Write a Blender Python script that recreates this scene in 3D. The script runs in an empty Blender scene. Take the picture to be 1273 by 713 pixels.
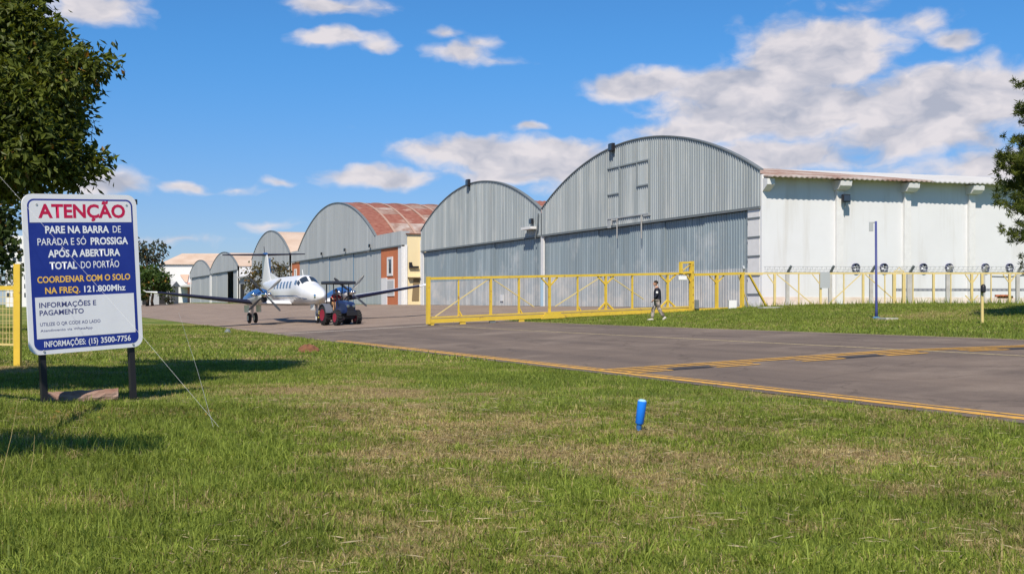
import bpy, bmesh, math, random
import numpy as np
from mathutils import Vector, Matrix
random.seed(7); rng = np.random.default_rng(11)
R = math.radians
scene = bpy.context.scene
col = scene.collection

# ------------------------------------------------------------------ camera
F, HX, HY, CZ = 1460.0, 636.5, 378.0, 1.45          # focal length (photo pixels), principal column, horizon row, eye height
cam_d = bpy.data.cameras.new('camera'); cam = bpy.data.objects.new('camera', cam_d); col.objects.link(cam)
cam.location = (0, 0, CZ); cam.rotation_euler = (R(90), 0, 0)
cam_d.sensor_width = 36; cam_d.lens = 36 * F / 1273; cam_d.shift_y = (HY - 356.5) / 1273
cam_d.clip_start = .1; cam_d.clip_end = 6000
scene.camera = cam

# ------------------------------------------------------------------ sky, sun, exposure
SUN_EL = R(50); TO_SUN = Vector((-.19, -.98, 0)).normalized() * math.cos(SUN_EL) + Vector((0, 0, math.sin(SUN_EL)))
world = bpy.data.worlds.new('World'); scene.world = world; world.use_nodes = True
wn, wl = world.node_tree.nodes, world.node_tree.links
wn.clear()
def N(tree, typ, **kw):
    n = tree.nodes.new(typ)
    for k, v in kw.items():
        if k == 'inp':
            for i, x in v.items(): n.inputs[i].default_value = x
        else: setattr(n, k, v)
    return n
WT = world.node_tree
def wmath(op, a, b=None, c=None, clamp=False):
    n = N(WT, 'ShaderNodeMath', operation=op); n.use_clamp = clamp
    for i, v in enumerate((a, b, c)):
        if v is None: continue
        if isinstance(v, (int, float)): n.inputs[i].default_value = v
        else: wl.new(v, n.inputs[i])
    return n.outputs[0]
sky = N(WT, 'ShaderNodeTexSky', sky_type='NISHITA', sun_disc=False, sun_elevation=SUN_EL,
        sun_rotation=math.atan2(TO_SUN.x, TO_SUN.y), altitude=600, air_density=1.0, dust_density=.35, ozone_density=2.2)
tc = N(WT, 'ShaderNodeTexCoord'); sp = N(WT, 'ShaderNodeSeparateXYZ'); wl.new(tc.outputs['Generated'], sp.inputs[0])
az = wmath('ARCTAN2', sp.outputs[0], sp.outputs[1])
hyp = wmath('SQRT', wmath('ADD', wmath('MULTIPLY', sp.outputs[0], sp.outputs[0]), wmath('MULTIPLY', sp.outputs[1], sp.outputs[1])))
tel = wmath('DIVIDE', sp.outputs[2], wmath('MAXIMUM', hyp, .02))
cmb = N(WT, 'ShaderNodeCombineXYZ'); wl.new(az, cmb.inputs[0]); wl.new(tel, cmb.inputs[1])
# the phone camera's rendering of the sky: deeper blue aloft, paler towards the horizon
tint_f = N(WT, 'ShaderNodeMapRange', interpolation_type='SMOOTHSTEP', inp={1: .02, 2: .24}); wl.new(tel, tint_f.inputs[0])
tint = N(WT, 'ShaderNodeMix', data_type='RGBA'); wl.new(tint_f.outputs[0], tint.inputs[0]); tint.inputs[6].default_value = (.44, .54, .78, 1); tint.inputs[7].default_value = (.31, .68, 1.0, 1)
hs = N(WT, 'ShaderNodeMix', data_type='RGBA', blend_type='MULTIPLY'); hs.inputs[0].default_value = 1; wl.new(sky.outputs[0], hs.inputs[6]); wl.new(tint.outputs[2], hs.inputs[7])
def wnoise(vec, scale, detail, rough, sx=1, sy=1, off=(0, 0, 0)):
    m = N(WT, 'ShaderNodeMapping'); m.inputs['Scale'].default_value = (sx, sy, 1); m.inputs['Location'].default_value = off
    wl.new(vec, m.inputs[0])
    n = N(WT, 'ShaderNodeTexNoise', noise_dimensions='2D', inp={'Scale': scale, 'Detail': detail, 'Roughness': rough}); wl.new(m.outputs[0], n.inputs['Vector'])
    return n
warp = wnoise(cmb.outputs[0], 16, 3, .6, 1, 1.5)
vm = N(WT, 'ShaderNodeVectorMath', operation='SUBTRACT'); wl.new(warp.outputs['Color'], vm.inputs[0]); vm.inputs[1].default_value = (.5, .5, .5)
vs = N(WT, 'ShaderNodeVectorMath', operation='MULTIPLY'); wl.new(vm.outputs[0], vs.inputs[0]); vs.inputs[1].default_value = (.035, .020, 0)
va = N(WT, 'ShaderNodeVectorMath', operation='ADD'); wl.new(cmb.outputs[0], va.inputs[0]); wl.new(vs.outputs[0], va.inputs[1])
CL = [  # cloud banks by bearing: (photo x, photo y, half width, half height, weight)
 (1015, 72, 120, 58, 1.5), (930, 108, 140, 36, 1.5), (800, 106, 92, 22, 1.35), (985, 138, 210, 46, 1.45), (1190, 125, 180, 56, 1.5), (1060, 50, 60, 36, 1.1),
 (1130, 168, 200, 36, 1.0), (870, 165, 120, 22, 1.1), (1187, 48, 36, 19, 1.1), (1145, 25, 50, 14, .5), (1050, 6, 60, 12, .4), (960, 195, 160, 26, 1.1), (1210, 208, 130, 26, .8),
 (640, 192, 180, 28, 1.4), (720, 208, 150, 28, 1.4), (560, 182, 70, 14, .6), (470, 222, 86, 17, 1.1), (750, 235, 110, 20, .9), (640, 218, 110, 16, .9),
 (415, 48, 62, 17, 1.0), (475, 62, 28, 12, .8), (410, 6, 72, 17, 1.0), (575, 66, 48, 20, .8), (555, 42, 28, 11, .6), (600, 55, 30, 12, .5), (625, 78, 34, 7, .4), (655, 156, 26, 7, .6),
 (115, 12, 74, 28, 1.1), (140, 228, 64, 18, 1.2), (236, 234, 36, 11, .75), (300, 237, 36, 8, .55), (345, 225, 22, 6, .5), (215, 298, 60, 9, .45), (330, 280, 36, 6, .4)]
field = None
for (px, py, rx, ry, wgt) in CL:
    a0 = math.atan((px - HX) / F); ca = math.cos(a0); v0 = (HY - py) / F * ca
    s_ = N(WT, 'ShaderNodeVectorMath', operation='SUBTRACT'); wl.new(va.outputs[0], s_.inputs[0]); s_.inputs[1].default_value = (a0, v0, 0)
    m_ = N(WT, 'ShaderNodeVectorMath', operation='MULTIPLY'); wl.new(s_.outputs[0], m_.inputs[0]); m_.inputs[1].default_value = (F / rx / ca, F / ry, 0)
    l_ = N(WT, 'ShaderNodeVectorMath', operation='LENGTH'); wl.new(m_.outputs[0], l_.inputs[0])
    f_ = wmath('MULTIPLY_ADD', l_.outputs['Value'], -wgt, wgt)
    field = f_ if field is None else wmath('SMOOTH_MAX', field, f_, .18)
gen = wnoise(cmb.outputs[0], 3.2, 3, .55, 1, 2.6, (3.1, 1.7, 0))          # the same kind of fair weather cloud all round
gen_f = wmath('MULTIPLY_ADD', gen.outputs['Fac'], 4.0, -2.75)
field = wmath('MAXIMUM', field, gen_f)
fb = wnoise(va.outputs[0], 24, 6, .54, 1, 1.8, (0, 0, 0))
fld = wmath('ADD', field, wmath('MULTIPLY_ADD', fb.outputs['Fac'], 1.2, -.68))
mr = N(WT, 'ShaderNodeMapRange', interpolation_type='SMOOTHSTEP', inp={1: -.14, 2: .58}); wl.new(fld, mr.inputs[0])
fb2 = wnoise(va.outputs[0], 24, 3, .54, 1, 1.8, (.012, -.016 * 1.8 * 1.2, 0))
shade = wmath('MULTIPLY_ADD', wmath('SUBTRACT', fb.outputs['Fac'], fb2.outputs['Fac']), 1.5, .53)
thick = N(WT, 'ShaderNodeMapRange', inp={1: .0, 2: 1.0, 3: .30, 4: -.10}); wl.new(fld, thick.inputs[0])
shade = wmath('ADD', shade, thick.outputs[0], clamp=True)
cr = N(WT, 'ShaderNodeValToRGB'); wl.new(shade, cr.inputs[0])
cr.color_ramp.elements[0].position = .15; cr.color_ramp.elements[0].color = (3.5, 3.6, 4.2, 1)
cr.color_ramp.elements[1].position = .85; cr.color_ramp.elements[1].color = (6.3, 5.85, 5.9, 1)
mxn = N(WT, 'ShaderNodeMix', data_type='RGBA'); wl.new(wmath('MULTIPLY', mr.outputs[0], .93), mxn.inputs[0])
wl.new(hs.outputs[2], mxn.inputs[6]); wl.new(cr.outputs[0], mxn.inputs[7])
bg = N(WT, 'ShaderNodeBackground', inp={1: .1}); wl.new(mxn.outputs[2], bg.inputs[0])
wo = N(WT, 'ShaderNodeOutputWorld'); wl.new(bg.outputs[0], wo.inputs[0])
sun_d = bpy.data.lights.new('sun', 'SUN'); sun_d.energy = 4.7; sun_d.angle = R(.53); sun_d.color = (1, .91, .77)
sun = bpy.data.objects.new('sun', sun_d); col.objects.link(sun); sun.location = (-10, -40, 60)
sun.rotation_euler = (-TO_SUN).to_track_quat('-Z', 'Y').to_euler()
vw = scene.view_settings; vw.view_transform = 'Standard'; vw.look = 'None'; vw.exposure = 0.38; vw.gamma = 1; vw.use_curve_mapping = False
scene.cycles.max_bounces = 5; scene.cycles.diffuse_bounces = 3
world.cycles.sampling_method = 'MANUAL'; world.cycles.sample_map_resolution = 512

# ------------------------------------------------------------------ small maths
def ss(a, b, x):
    t = np.clip((x - a) / (b - a), 0, 1); return t * t * (3 - 2 * t)
P0 = np.array((6.2, 14.2)); U = np.array((-.390, .9208)); NN = np.array((.9208, .390))
def sd(x, y): return (x - P0[0]) * U[0] + (y - P0[1]) * U[1], (x - P0[0]) * NN[0] + (y - P0[1]) * NN[1]
def xy(s, d): return P0[0] + s * U[0] + d * NN[0], P0[1] + s * U[1] + d * NN[1]
def Gsd(s, d):
    z = np.interp(d, (-9999, 0, 3, 7, 12.3, 14.5, 20, 28, 32), (0, 0, .17, .40, .55, .70, .92, 1.12, 1.15))
    z = z + .0028 * np.clip(s - 35, 0, 260)
    return z + .27 * ss(18, 27, d) * (1 - ss(40, 47, s))
def G(x, y): s, d = sd(x, y); return float(Gsd(s, d))
def at(px, py, y): return Vector(((px - HX) / F * y, y, CZ + (HY - py) / F * y))
def atx(px, y): return (px - HX) / F * y
def hash2(i, j, k): 
    h = np.sin(i * 127.1 + j * 311.7 + k * 74.7) * 43758.5453; return h - np.floor(h)
def vnoise(x, y, k=0):
    xi, yi = np.floor(x), np.floor(y); fx, fy = x - xi, y - yi; fx = fx * fx * (3 - 2 * fx); fy = fy * fy * (3 - 2 * fy)
    a, b, c, d = hash2(xi, yi, k), hash2(xi + 1, yi, k), hash2(xi, yi + 1, k), hash2(xi + 1, yi + 1, k)
    return (a * (1 - fx) + b * fx) * (1 - fy) + (c * (1 - fx) + d * fx) * fy
def fbm(x, y, sc, k=0, oc=4):
    v = 0; a = .5
    for o in range(oc): v = v + a * vnoise(x * sc, y * sc, k + o); sc *= 2.1; a *= .5
    return v / (1 - .5 ** oc)

# ------------------------------------------------------------------ materials
def lin(r, g, b):
    f = lambda c: (c / 255 / 12.92) if c <= 10 else ((c / 255 + .055) / 1.055) ** 2.4
    return (f(r), f(g), f(b), 1)
MATS = {}
def mat(name, c, rough=.6, c2=None, sc=(2, 2, 2), amt=.5, detail=6, metal=0, bump=0, bsc=30, spec=.3, c3=None, sc3=(.4, .4, .4), lo=.35, hi=.65, lo3=.5, hi3=.68, trans=0):
    if name in MATS: return MATS[name]
    m = bpy.data.materials.new(name); m.use_nodes = True; t = m.node_tree; b = t.nodes['Principled BSDF']
    b.inputs['Roughness'].default_value = rough; b.inputs['Metallic'].default_value = metal; b.inputs['Specular IOR Level'].default_value = spec
    c = tuple(c) + (1,) if len(c) == 3 else c
    b.inputs['Base Color'].default_value = c
    tc_ = N(t, 'ShaderNodeTexCoord')
    def noise(scl, det):
        mp = N(t, 'ShaderNodeMapping'); mp.inputs['Scale'].default_value = scl; t.links.new(tc_.outputs['Object'], mp.inputs[0])
        n = N(t, 'ShaderNodeTexNoise', inp={'Scale': 1.0, 'Detail': det, 'Roughness': .62}); t.links.new(mp.outputs[0], n.inputs['Vector'])
        return n.outputs['Fac']
    cur = None
    if c2 is not None:
        c2 = tuple(c2) + (1,) if len(c2) == 3 else c2
        r = N(t, 'ShaderNodeMapRange', inp={1: lo, 2: hi, 4: amt}); t.links.new(noise(sc, detail), r.inputs[0])
        mx = N(t, 'ShaderNodeMix', data_type='RGBA'); t.links.new(r.outputs[0], mx.inputs[0]); mx.inputs[6].default_value = c; mx.inputs[7].default_value = c2
        cur = mx.outputs[2]
        if c3 is not None:
            c3 = tuple(c3) + (1,) if len(c3) == 3 else c3
            r3 = N(t, 'ShaderNodeMapRange', inp={1: lo3, 2: hi3}); t.links.new(noise(sc3, 7), r3.inputs[0])
            mx3 = N(t, 'ShaderNodeMix', data_type='RGBA'); t.links.new(r3.outputs[0], mx3.inputs[0]); t.links.new(cur, mx3.inputs[6]); mx3.inputs[7].default_value = c3
            cur = mx3.outputs[2]
        t.links.new(cur, b.inputs['Base Color'])
    if bump:
        bn = N(t, 'ShaderNodeBump', inp={'Strength': bump, 'Distance': .02}); t.links.new(noise((bsc, bsc, bsc), 5), bn.inputs['Height']); t.links.new(bn.outputs[0], b.inputs['Normal'])
    MATS[name] = m; return m
def leafmat(name, trans=.35, rough=.5):
    m = bpy.data.materials.new(name); m.use_nodes = True; t = m.node_tree; t.nodes.clear()
    a = N(t, 'ShaderNodeAttribute', attribute_name='Col')
    d = N(t, 'ShaderNodeBsdfPrincipled', inp={'Roughness': rough, 'Specular IOR Level': .25}); t.links.new(a.outputs[0], d.inputs['Base Color'])
    tr = N(t, 'ShaderNodeBsdfTranslucent'); hv = N(t, 'ShaderNodeHueSaturation', inp={0: .48, 1: 1.1, 2: 1.3}); t.links.new(a.outputs[0], hv.inputs['Color']); t.links.new(hv.outputs[0], tr.inputs[0])
    mx = N(t, 'ShaderNodeMixShader', inp={0: trans}); t.links.new(d.outputs[0], mx.inputs[1]); t.links.new(tr.outputs[0], mx.inputs[2])
    o = N(t, 'ShaderNodeOutputMaterial'); t.links.new(mx.outputs[0], o.inputs[0]); return m
M_LEAF = leafmat('foliage'); M_GRASS = leafmat('grass_blade', .3, .6)
M_STEEL = mat('grey_sheet_metal', (.335, .366, .38), .45, (.24, .27, .285), (2.6, 2.6, .05), 1.0, spec=.4, c3=(.42, .435, .43), sc3=(.9, .9, .12), lo3=.5, hi3=.72)
M_STEELD = mat('blue_grey_door_sheet', (.25, .30, .33), .45, (.175, .22, .25), (2.5, 2.5, .08), 1.0, spec=.4, c3=(.36, .385, .40), sc3=(.3, .3, .25), lo3=.52, hi3=.7)
M_STEELP = mat('pale_sheet_metal', (.385, .405, .415), .5, (.32, .34, .35), (.6, .6, .05), .8)
M_DUST = mat('dusty_door_sheet', (.36, .38, .395), .6, (.28, .31, .33), (2.5, 2.5, .15), 1.0, c3=(.46, .445, .43), sc3=(.35, .35, .6), lo3=.45, hi3=.7)
M_TRIM = mat('dark_trim', (.13, .15, .16), .5, (.2, .21, .21), (3, 3, 3))
def panelled(m, width, amt, rust):
    # every sheet of the cladding weathers a little differently; faint rust runs down from some laps
    t = m.node_tree; b = t.nodes['Principled BSDF']; src = b.inputs['Base Color'].links[0].from_socket
    tc_ = N(t, 'ShaderNodeTexCoord'); sx = N(t, 'ShaderNodeSeparateXYZ'); t.links.new(tc_.outputs['Object'], sx.inputs[0])
    def mth(op, a, b2):
        n = N(t, 'ShaderNodeMath', operation=op)
        for i, v in enumerate((a, b2)):
            if isinstance(v, (int, float)): n.inputs[i].default_value = v
            else: t.links.new(v, n.inputs[i])
        return n.outputs[0]
    idx = mth('FLOOR', mth('DIVIDE', mth('SUBTRACT', mth('MULTIPLY', sx.outputs[1], .9217), mth('MULTIPLY', sx.outputs[0], .388)), width), 0)
    wn_ = N(t, 'ShaderNodeTexWhiteNoise', noise_dimensions='1D'); t.links.new(idx, wn_.inputs['W'])
    k = mth('ADD', mth('MULTIPLY', wn_.outputs['Value'], 2 * amt), 1 - amt)
    sc = N(t, 'ShaderNodeVectorMath', operation='SCALE'); t.links.new(src, sc.inputs[0]); t.links.new(k, sc.inputs['Scale'])
    mp = N(t, 'ShaderNodeMapping'); mp.inputs['Scale'].default_value = (3.2, 3.2, .22); t.links.new(tc_.outputs['Object'], mp.inputs[0])
    nz = N(t, 'ShaderNodeTexNoise', inp={'Scale': 1, 'Detail': 5, 'Roughness': .6}); t.links.new(mp.outputs[0], nz.inputs['Vector'])
    r = N(t, 'ShaderNodeMapRange', inp={1: .62, 2: .78, 4: rust}); t.links.new(nz.outputs['Fac'], r.inputs[0])
    mx = N(t, 'ShaderNodeMix', data_type='RGBA'); t.links.new(r.outputs[0], mx.inputs[0]); t.links.new(sc.outputs[0], mx.inputs[6]); mx.inputs[7].default_value = (.20, .14, .10, 1)
    t.links.new(mx.outputs[2], b.inputs['Base Color'])
for m_, a_, r_ in ((M_STEEL, .10, .35), (M_STEELD, .12, .4), (M_DUST, .12, .5), (M_STEELP, .06, .3)): panelled(m_, .95, a_, r_)
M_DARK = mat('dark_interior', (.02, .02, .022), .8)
M_WALL = mat('white_painted_wall', (.665, .67, .685), .85, (.615, .62, .63), (.35, .35, .35), .7, c3=(.52, .50, .47), sc3=(1.1, 1.1, .10), lo3=.52, hi3=.84, bump=.1, bsc=14)
M_WHITE = mat('white_paint', (.70, .695, .69), .6, (.60, .595, .59), (3, 3, 3), .6)
M_STAIN = mat('earth_stained_plaster', (.62, .50, .42), .9, (.72, .66, .60), (1.2, 1.2, 2.5), .9)
M_RUST = mat('rusty_roof_sheet', (.20, .065, .045), .8, (.30, .135, .098), (1.4, 1.4, 1.4), .8, c3=(.42, .31, .26), sc3=(.3, .3, .3), lo3=.58, hi3=.74)
M_RUST2 = mat('rust_patched_roof', (.215, .115, .088), .8, (.34, .26, .22), (1.1, 1.1, 1.1), .9, c3=(.44, .40, .37), sc3=(.3, .3, .3), lo3=.48, hi3=.66)
M_TAN = mat('tan_roof_sheet', (.52, .41, .33), .8, (.42, .30, .22), (.3, .3, .3), .7)
M_GREYROOF = mat('weathered_grey_roof', (.50, .50, .50), .7, (.42, .41, .40), (.5, .5, .5), .8)
M_ORANGE = mat('orange_plaster', (.52, .17, .075), .85, (.44, .14, .06), (.5, .5, .5), .7)
M_CREAM = mat('cream_plaster', (.72, .60, .36), .85, (.66, .54, .33), (.4, .4, .4), .7)
M_YEL = mat('yellow_paint', (.68, .47, .055), .5, (.56, .38, .05), (4, 4, 4), .6, c3=(.33, .19, .07), sc3=(5, 5, 5), lo3=.60, hi3=.70)
M_YELP = mat('faded_yellow_paint', (.64, .50, .20), .6, (.54, .43, .20), (4, 4, 4), .7)
M_RUBBER = mat('rubber', (.018, .018, .019), .8, (.03, .03, .03), (8, 8, 8))
M_BLACK = mat('black_paint', (.02, .02, .024), .4)
M_CHROME = mat('polished_metal', (.75, .76, .78), .18, metal=1)
M_GLASS = mat('dark_glass', (.03, .04, .055), .08, spec=.8)
M_CONC = mat('concrete', (.46, .45, .43), .9, (.36, .35, .33), (3, 3, 3), .8, bump=.2)
M_WIRE = mat('galvanised_wire', (.45, .46, .47), .5)
M_BARK = mat('bark', (.11, .08, .055), .95, (.05, .038, .03), (6, 6, 2), .9, bump=.6, bsc=20)

# ------------------------------------------------------------------ mesh builder
class MB:
    def __init__(s): s.v, s.f = [], []
    def add(s, vs, fs):
        o = len(s.v); s.v += [tuple(v) for v in vs]; s.f += [tuple(i + o for i in f) for f in fs]; return s
    def box(s, c, size, m=None):
        hx, hy, hz = [q / 2 for q in size]; c = Vector(c)
        vs = [Vector((x, y, z)) for x in (-hx, hx) for y in (-hy, hy) for z in (-hz, hz)]
        if m is not None: vs = [m @ v for v in vs]
        return s.add([c + v for v in vs], [(0, 1, 3, 2), (4, 6, 7, 5), (0, 4, 5, 1), (2, 3, 7, 6), (0, 2, 6, 4), (1, 5, 7, 3)])
    def bar(s, a, b, w, h, up=Vector((0, 0, 1))):
        a, b = Vector(a), Vector(b); d = (b - a).normalized()
        sd_ = d.cross(up)
        if sd_.length < 1e-4: sd_ = d.cross(Vector((1, 0, 0)))
        sd_.normalize(); u = sd_.cross(d).normalized()
        vs = [p + sd_ * x * w / 2 + u * y * h / 2 for p in (a, b) for x, y in ((-1, -1), (1, -1), (1, 1), (-1, 1))]
        return s.add(vs, [(3, 2, 1, 0), (4, 5, 6, 7), (0, 1, 5, 4), (1, 2, 6, 5), (2, 3, 7, 6), (3, 0, 4, 7)])
    def tube(s, pts, r, seg=8, cap=True):
        pts = [Vector(p) for p in pts]; n = len(pts); rs = r if isinstance(r, (list, tuple)) else [r] * n
        vs = []; ref = None
        for i, p in enumerate(pts):
            d = (pts[min(i + 1, n - 1)] - pts[max(i - 1, 0)]).normalized()
            if ref is None: ref = d.cross(Vector((0, 0, 1)) if abs(d.z) < .95 else Vector((1, 0, 0))).normalized()
            ref = (ref - d * ref.dot(d)).normalized(); b = d.cross(ref)
            vs += [p + (ref * math.cos(2 * math.pi * k / seg) + b * math.sin(2 * math.pi * k / seg)) * rs[i] for k in range(seg)]
        fs = [(i * seg + k, i * seg + (k + 1) % seg, (i + 1) * seg + (k + 1) % seg, (i + 1) * seg + k) for i in range(n - 1) for k in range(seg)]
        if cap: fs += [tuple(range(seg))[::-1], tuple((n - 1) * seg + k for k in range(seg))]
        return s.add(vs, fs)
    def lathe(s, prof, org, axis, seg=20):
        org, d = Vector(org), Vector(axis).normalized(); ref = d.cross(Vector((0, 0, 1)) if abs(d.z) < .9 else Vector((1, 0, 0))).normalized(); b = d.cross(ref)
        vs = [org + d * h + (ref * math.cos(2 * math.pi * k / seg) + b * math.sin(2 * math.pi * k / seg)) * r for (h, r) in prof for k in range(seg)]
        n = len(prof)
        fs = [(i * seg + k, i * seg + (k + 1) % seg, (i + 1) * seg + (k + 1) % seg, (i + 1) * seg + k) for i in range(n - 1) for k in range(seg)]
        fs += [tuple(range(seg))[::-1], tuple((n - 1) * seg + k for k in range(seg))]
        return s.add(vs, fs)
    def loft(s, rings, closed=True, cap=True):
        k = len(rings[0]); vs = [p for r_ in rings for p in r_]
        fs = [(i * k + j, i * k + (j + 1) % k, (i + 1) * k + (j + 1) % k, (i + 1) * k + j) for i in range(len(rings) - 1) for j in range(k if closed else k - 1)]
        if cap and closed: fs += [tuple(range(k))[::-1], tuple((len(rings) - 1) * k + j for j in range(k))]
        return s.add(vs, fs)
    def prism(s, poly, ext):
        ext = Vector(ext); k = len(poly); vs = [Vector(p) for p in poly] + [Vector(p) + ext for p in poly]
        return s.add(vs, [tuple(range(k))[::-1], tuple(range(k, 2 * k))] + [(i, (i + 1) % k, k + (i + 1) % k, k + i) for i in range(k)])
    def build(s, name, material, parent=None, smooth=False, org=None, bevel=0):
        me = bpy.data.meshes.new(name)
        o3 = Vector(org) if org is not None else (Vector(ORG[parent.name]) if parent is not None and parent.name in ORG else Vector((0, 0, 0)))
        me.from_pydata([Vector(v) - o3 for v in s.v], [], s.f); me.update()
        bm = bmesh.new(); bm.from_mesh(me); bmesh.ops.recalc_face_normals(bm, faces=bm.faces)
        if bevel: bmesh.ops.bevel(bm, geom=bm.edges[:], offset=bevel, segments=1, affect='EDGES')
        bm.to_mesh(me); bm.free()
        if smooth: me.shade_smooth() if smooth is True else me.set_sharp_from_angle(angle=R(smooth))
        me.materials.append(material)
        o = bpy.data.objects.new(name, me); col.objects.link(o)
        if parent is not None:
            o.parent = parent
            if parent.name in ORG: ORG[o.name] = ORG[parent.name]
        elif org is not None: o.location = o3
        return o
ORG = {}     # world origin of unrotated things whose parts are written in world coordinates
def tag(o, label, cat, group=None, kind=None):
    o['label'] = label; o['category'] = cat
    if group: o['group'] = group
    if kind: o['kind'] = kind
    return o
def thing(name, label, cat, loc, rz=0, group=None, worldparts=False):
    o = bpy.data.objects.new(name, None); col.objects.link(o); o.location = loc; o.rotation_euler = (0, 0, rz); o.empty_display_size = .3
    if worldparts: ORG[o.name] = tuple(loc)
    return tag(o, label, cat, group)
def one(mb, name, label, cat, material, loc, group=None, smooth=False):
    return tag(mb.build(name, material, None, smooth, org=loc), label, cat, group)
def np_mesh(name, V, Fc, colr=None, material=None, parent=None, smooth=False):
    me = bpy.data.meshes.new(name); me.from_pydata(np.asarray(V, dtype=np.float32), [], np.asarray(Fc, dtype=np.int32)); 
    if colr is not None:
        a = me.color_attributes.new('Col', 'FLOAT_COLOR', 'POINT'); c = np.ones((len(V), 4), np.float32); c[:, :3] = colr; a.data.foreach_set('color', c.ravel())
    if material: me.materials.append(material)
    if smooth: me.shade_smooth()
    o = bpy.data.objects.new(name, me); col.objects.link(o)
    if parent is not None: o.parent = parent
    return o

# ------------------------------------------------------------------ ground
def dryness(x, y):
    x, y = np.asarray(x, float), np.asarray(y, float)
    n = fbm(x, y, .35, 3, 5); f = fbm(x, y, 1.7, 9, 4); f2 = fbm(x, y, 5.5, 15, 3)
    d = (n - .5) * 1.4 + (f - .5) * 1.3 + (f2 - .5) * .9 + .24
    g = lambda cx, cy, rx, ry: np.exp(-((x - cx) / rx) ** 2 - ((y - cy) / ry) ** 2)
    d = d + .40 * np.exp(-((x + .75 + .17 * (y - 9.5)) / (.75 + .05 * y)) ** 2) * ss(5, 7, y) * (1 - ss(17, 24, y)) + .12 * g(-.4, 10.5, 1.5, 3.2) + .30 * g(.2, 15, 2.6, 2.2) + .26 * g(3.2, 11.4, 2.4, .8) + .22 * g(-.6, 7.2, 1.3, 1.1) + .22 * g(-2.2, 18, 2.2, 3.)
    d = d - .34 * g(-3.4, 9, 2.0, 4.5) - .20 * g(3.2, 14, 2.0, 3.2) - .20 * g(-5.5, 24, 4, 5) - .14 * g(2.2, 7.5, 1.4, 1.0)
    s, dd = sd(x, y)
    d = np.where(dd > 12, d * .6 - .02 + .5 * np.exp(-((x - 16.5) / 3) ** 2 - ((y - 45) / 5) ** 2), d)
    return np.clip(d, 0, 1)
dl = [-900, -500, -250, -150, -100, -70, -50, -40, -30] + [round(-25 + .5 * i, 2) for i in range(51)] + [.5 * i for i in range(1, 25)] + [12.3] + [12.5 + .5 * i for i in range(46)] + [37, 40, 45, 50, 60, 80, 120, 200, 400, 900]
dl = sorted(set([-.06 if abs(v) < 1e-6 else v for v in dl] + [0.0, 3.0, 7.0, 14.5, 20.0, 28.0, 32.0, 33.0, 26.0]))
sl = sorted(set([-300, -120, -80, -60, -50, -40] + [-35 + .5 * i for i in range(191)] + [65 + 5 * i for i in range(15)] + [150 + 12.5 * i for i in range(21)] + [500, 700, 1000, 1600, 2600]))
def sheet(name, dls, sls, lift, material, attr=False, parent=None):
    Sg, Dg = np.meshgrid(np.array(sls, float), np.array(dls, float), indexing='ij')
    X, Y = xy(Sg, Dg); Z = Gsd(Sg, Dg) + lift
    if attr: Z = Z + np.where((Dg < -.2) & (Dg > -20) & (Sg < 60), (fbm(X, Y, .8, 21, 3) - .5) * .06 * ss(0, 1.2, -Dg), 0)
    V = np.stack([X.ravel(), Y.ravel(), Z.ravel()], 1); nd = len(dls)
    i, j = np.meshgrid(np.arange(len(sls) - 1), np.arange(nd - 1), indexing='ij'); a = (i * nd + j).ravel()
    Fc = np.stack([a, a + nd, a + nd + 1, a + 1], 1)[:, ::-1]
    c = None
    if attr: dr = dryness(X.ravel(), Y.ravel()); c = np.stack([dr, dr, dr], 1)
    o = np_mesh(name, V, Fc, c, material, parent); o['kind'] = 'structure'; return o
def ground_mat():
    m = bpy.data.materials.new('grassy_ground'); m.use_nodes = True; t = m.node_tree; b = t.nodes['Principled BSDF']; b.inputs['Roughness'].default_value = .95; b.inputs['Specular IOR Level'].default_value = .1
    a = N(t, 'ShaderNodeAttribute', attribute_name='Col'); tc_ = N(t, 'ShaderNodeTexCoord')
    n1 = N(t, 'ShaderNodeTexNoise', inp={'Scale': 9, 'Detail': 9, 'Roughness': .75}); t.links.new(tc_.outputs['Object'], n1.inputs['Vector'])
    n2 = N(t, 'ShaderNodeTexNoise', inp={'Scale': 2.2, 'Detail': 6, 'Roughness': .6}); t.links.new(tc_.outputs['Object'], n2.inputs['Vector'])
    mr_ = N(t, 'ShaderNodeMapRange', inp={1: .3, 2: .7, 3: -.45, 4: .45}); t.links.new(n1.outputs['Fac'], mr_.inputs[0])
    ad = N(t, 'ShaderNodeMath', operation='ADD', use_clamp=True); t.links.new(a.outputs[2], ad.inputs[0]); t.links.new(mr_.outputs[0], ad.inputs[1])
    r = N(t, 'ShaderNodeValToRGB'); t.links.new(ad.outputs[0], r.inputs[0]); e = r.color_ramp.elements
    e[0].position = 0; e[0].color = (.095, .135, .026, 1); e[1].position = 1; e[1].color = (.235, .165, .085, 1)
    q = e.new(.45); q.color = (.185, .205, .048, 1); q = e.new(.7); q.color = (.24, .19, .08, 1)
    t.links.new(r.outputs[0], b.inputs['Base Color'])
    bn = N(t, 'ShaderNodeBump', inp={'Strength': .9, 'Distance': .05}); t.links.new(n1.outputs['Fac'], bn.inputs['Height']); t.links.new(bn.outputs[0], b.inputs['Normal'])
    return m
tag(sheet('ground', dl, sl, 0, ground_mat(), True), 'wide grassy airfield ground on both sides of the taxiway', 'ground')

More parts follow.
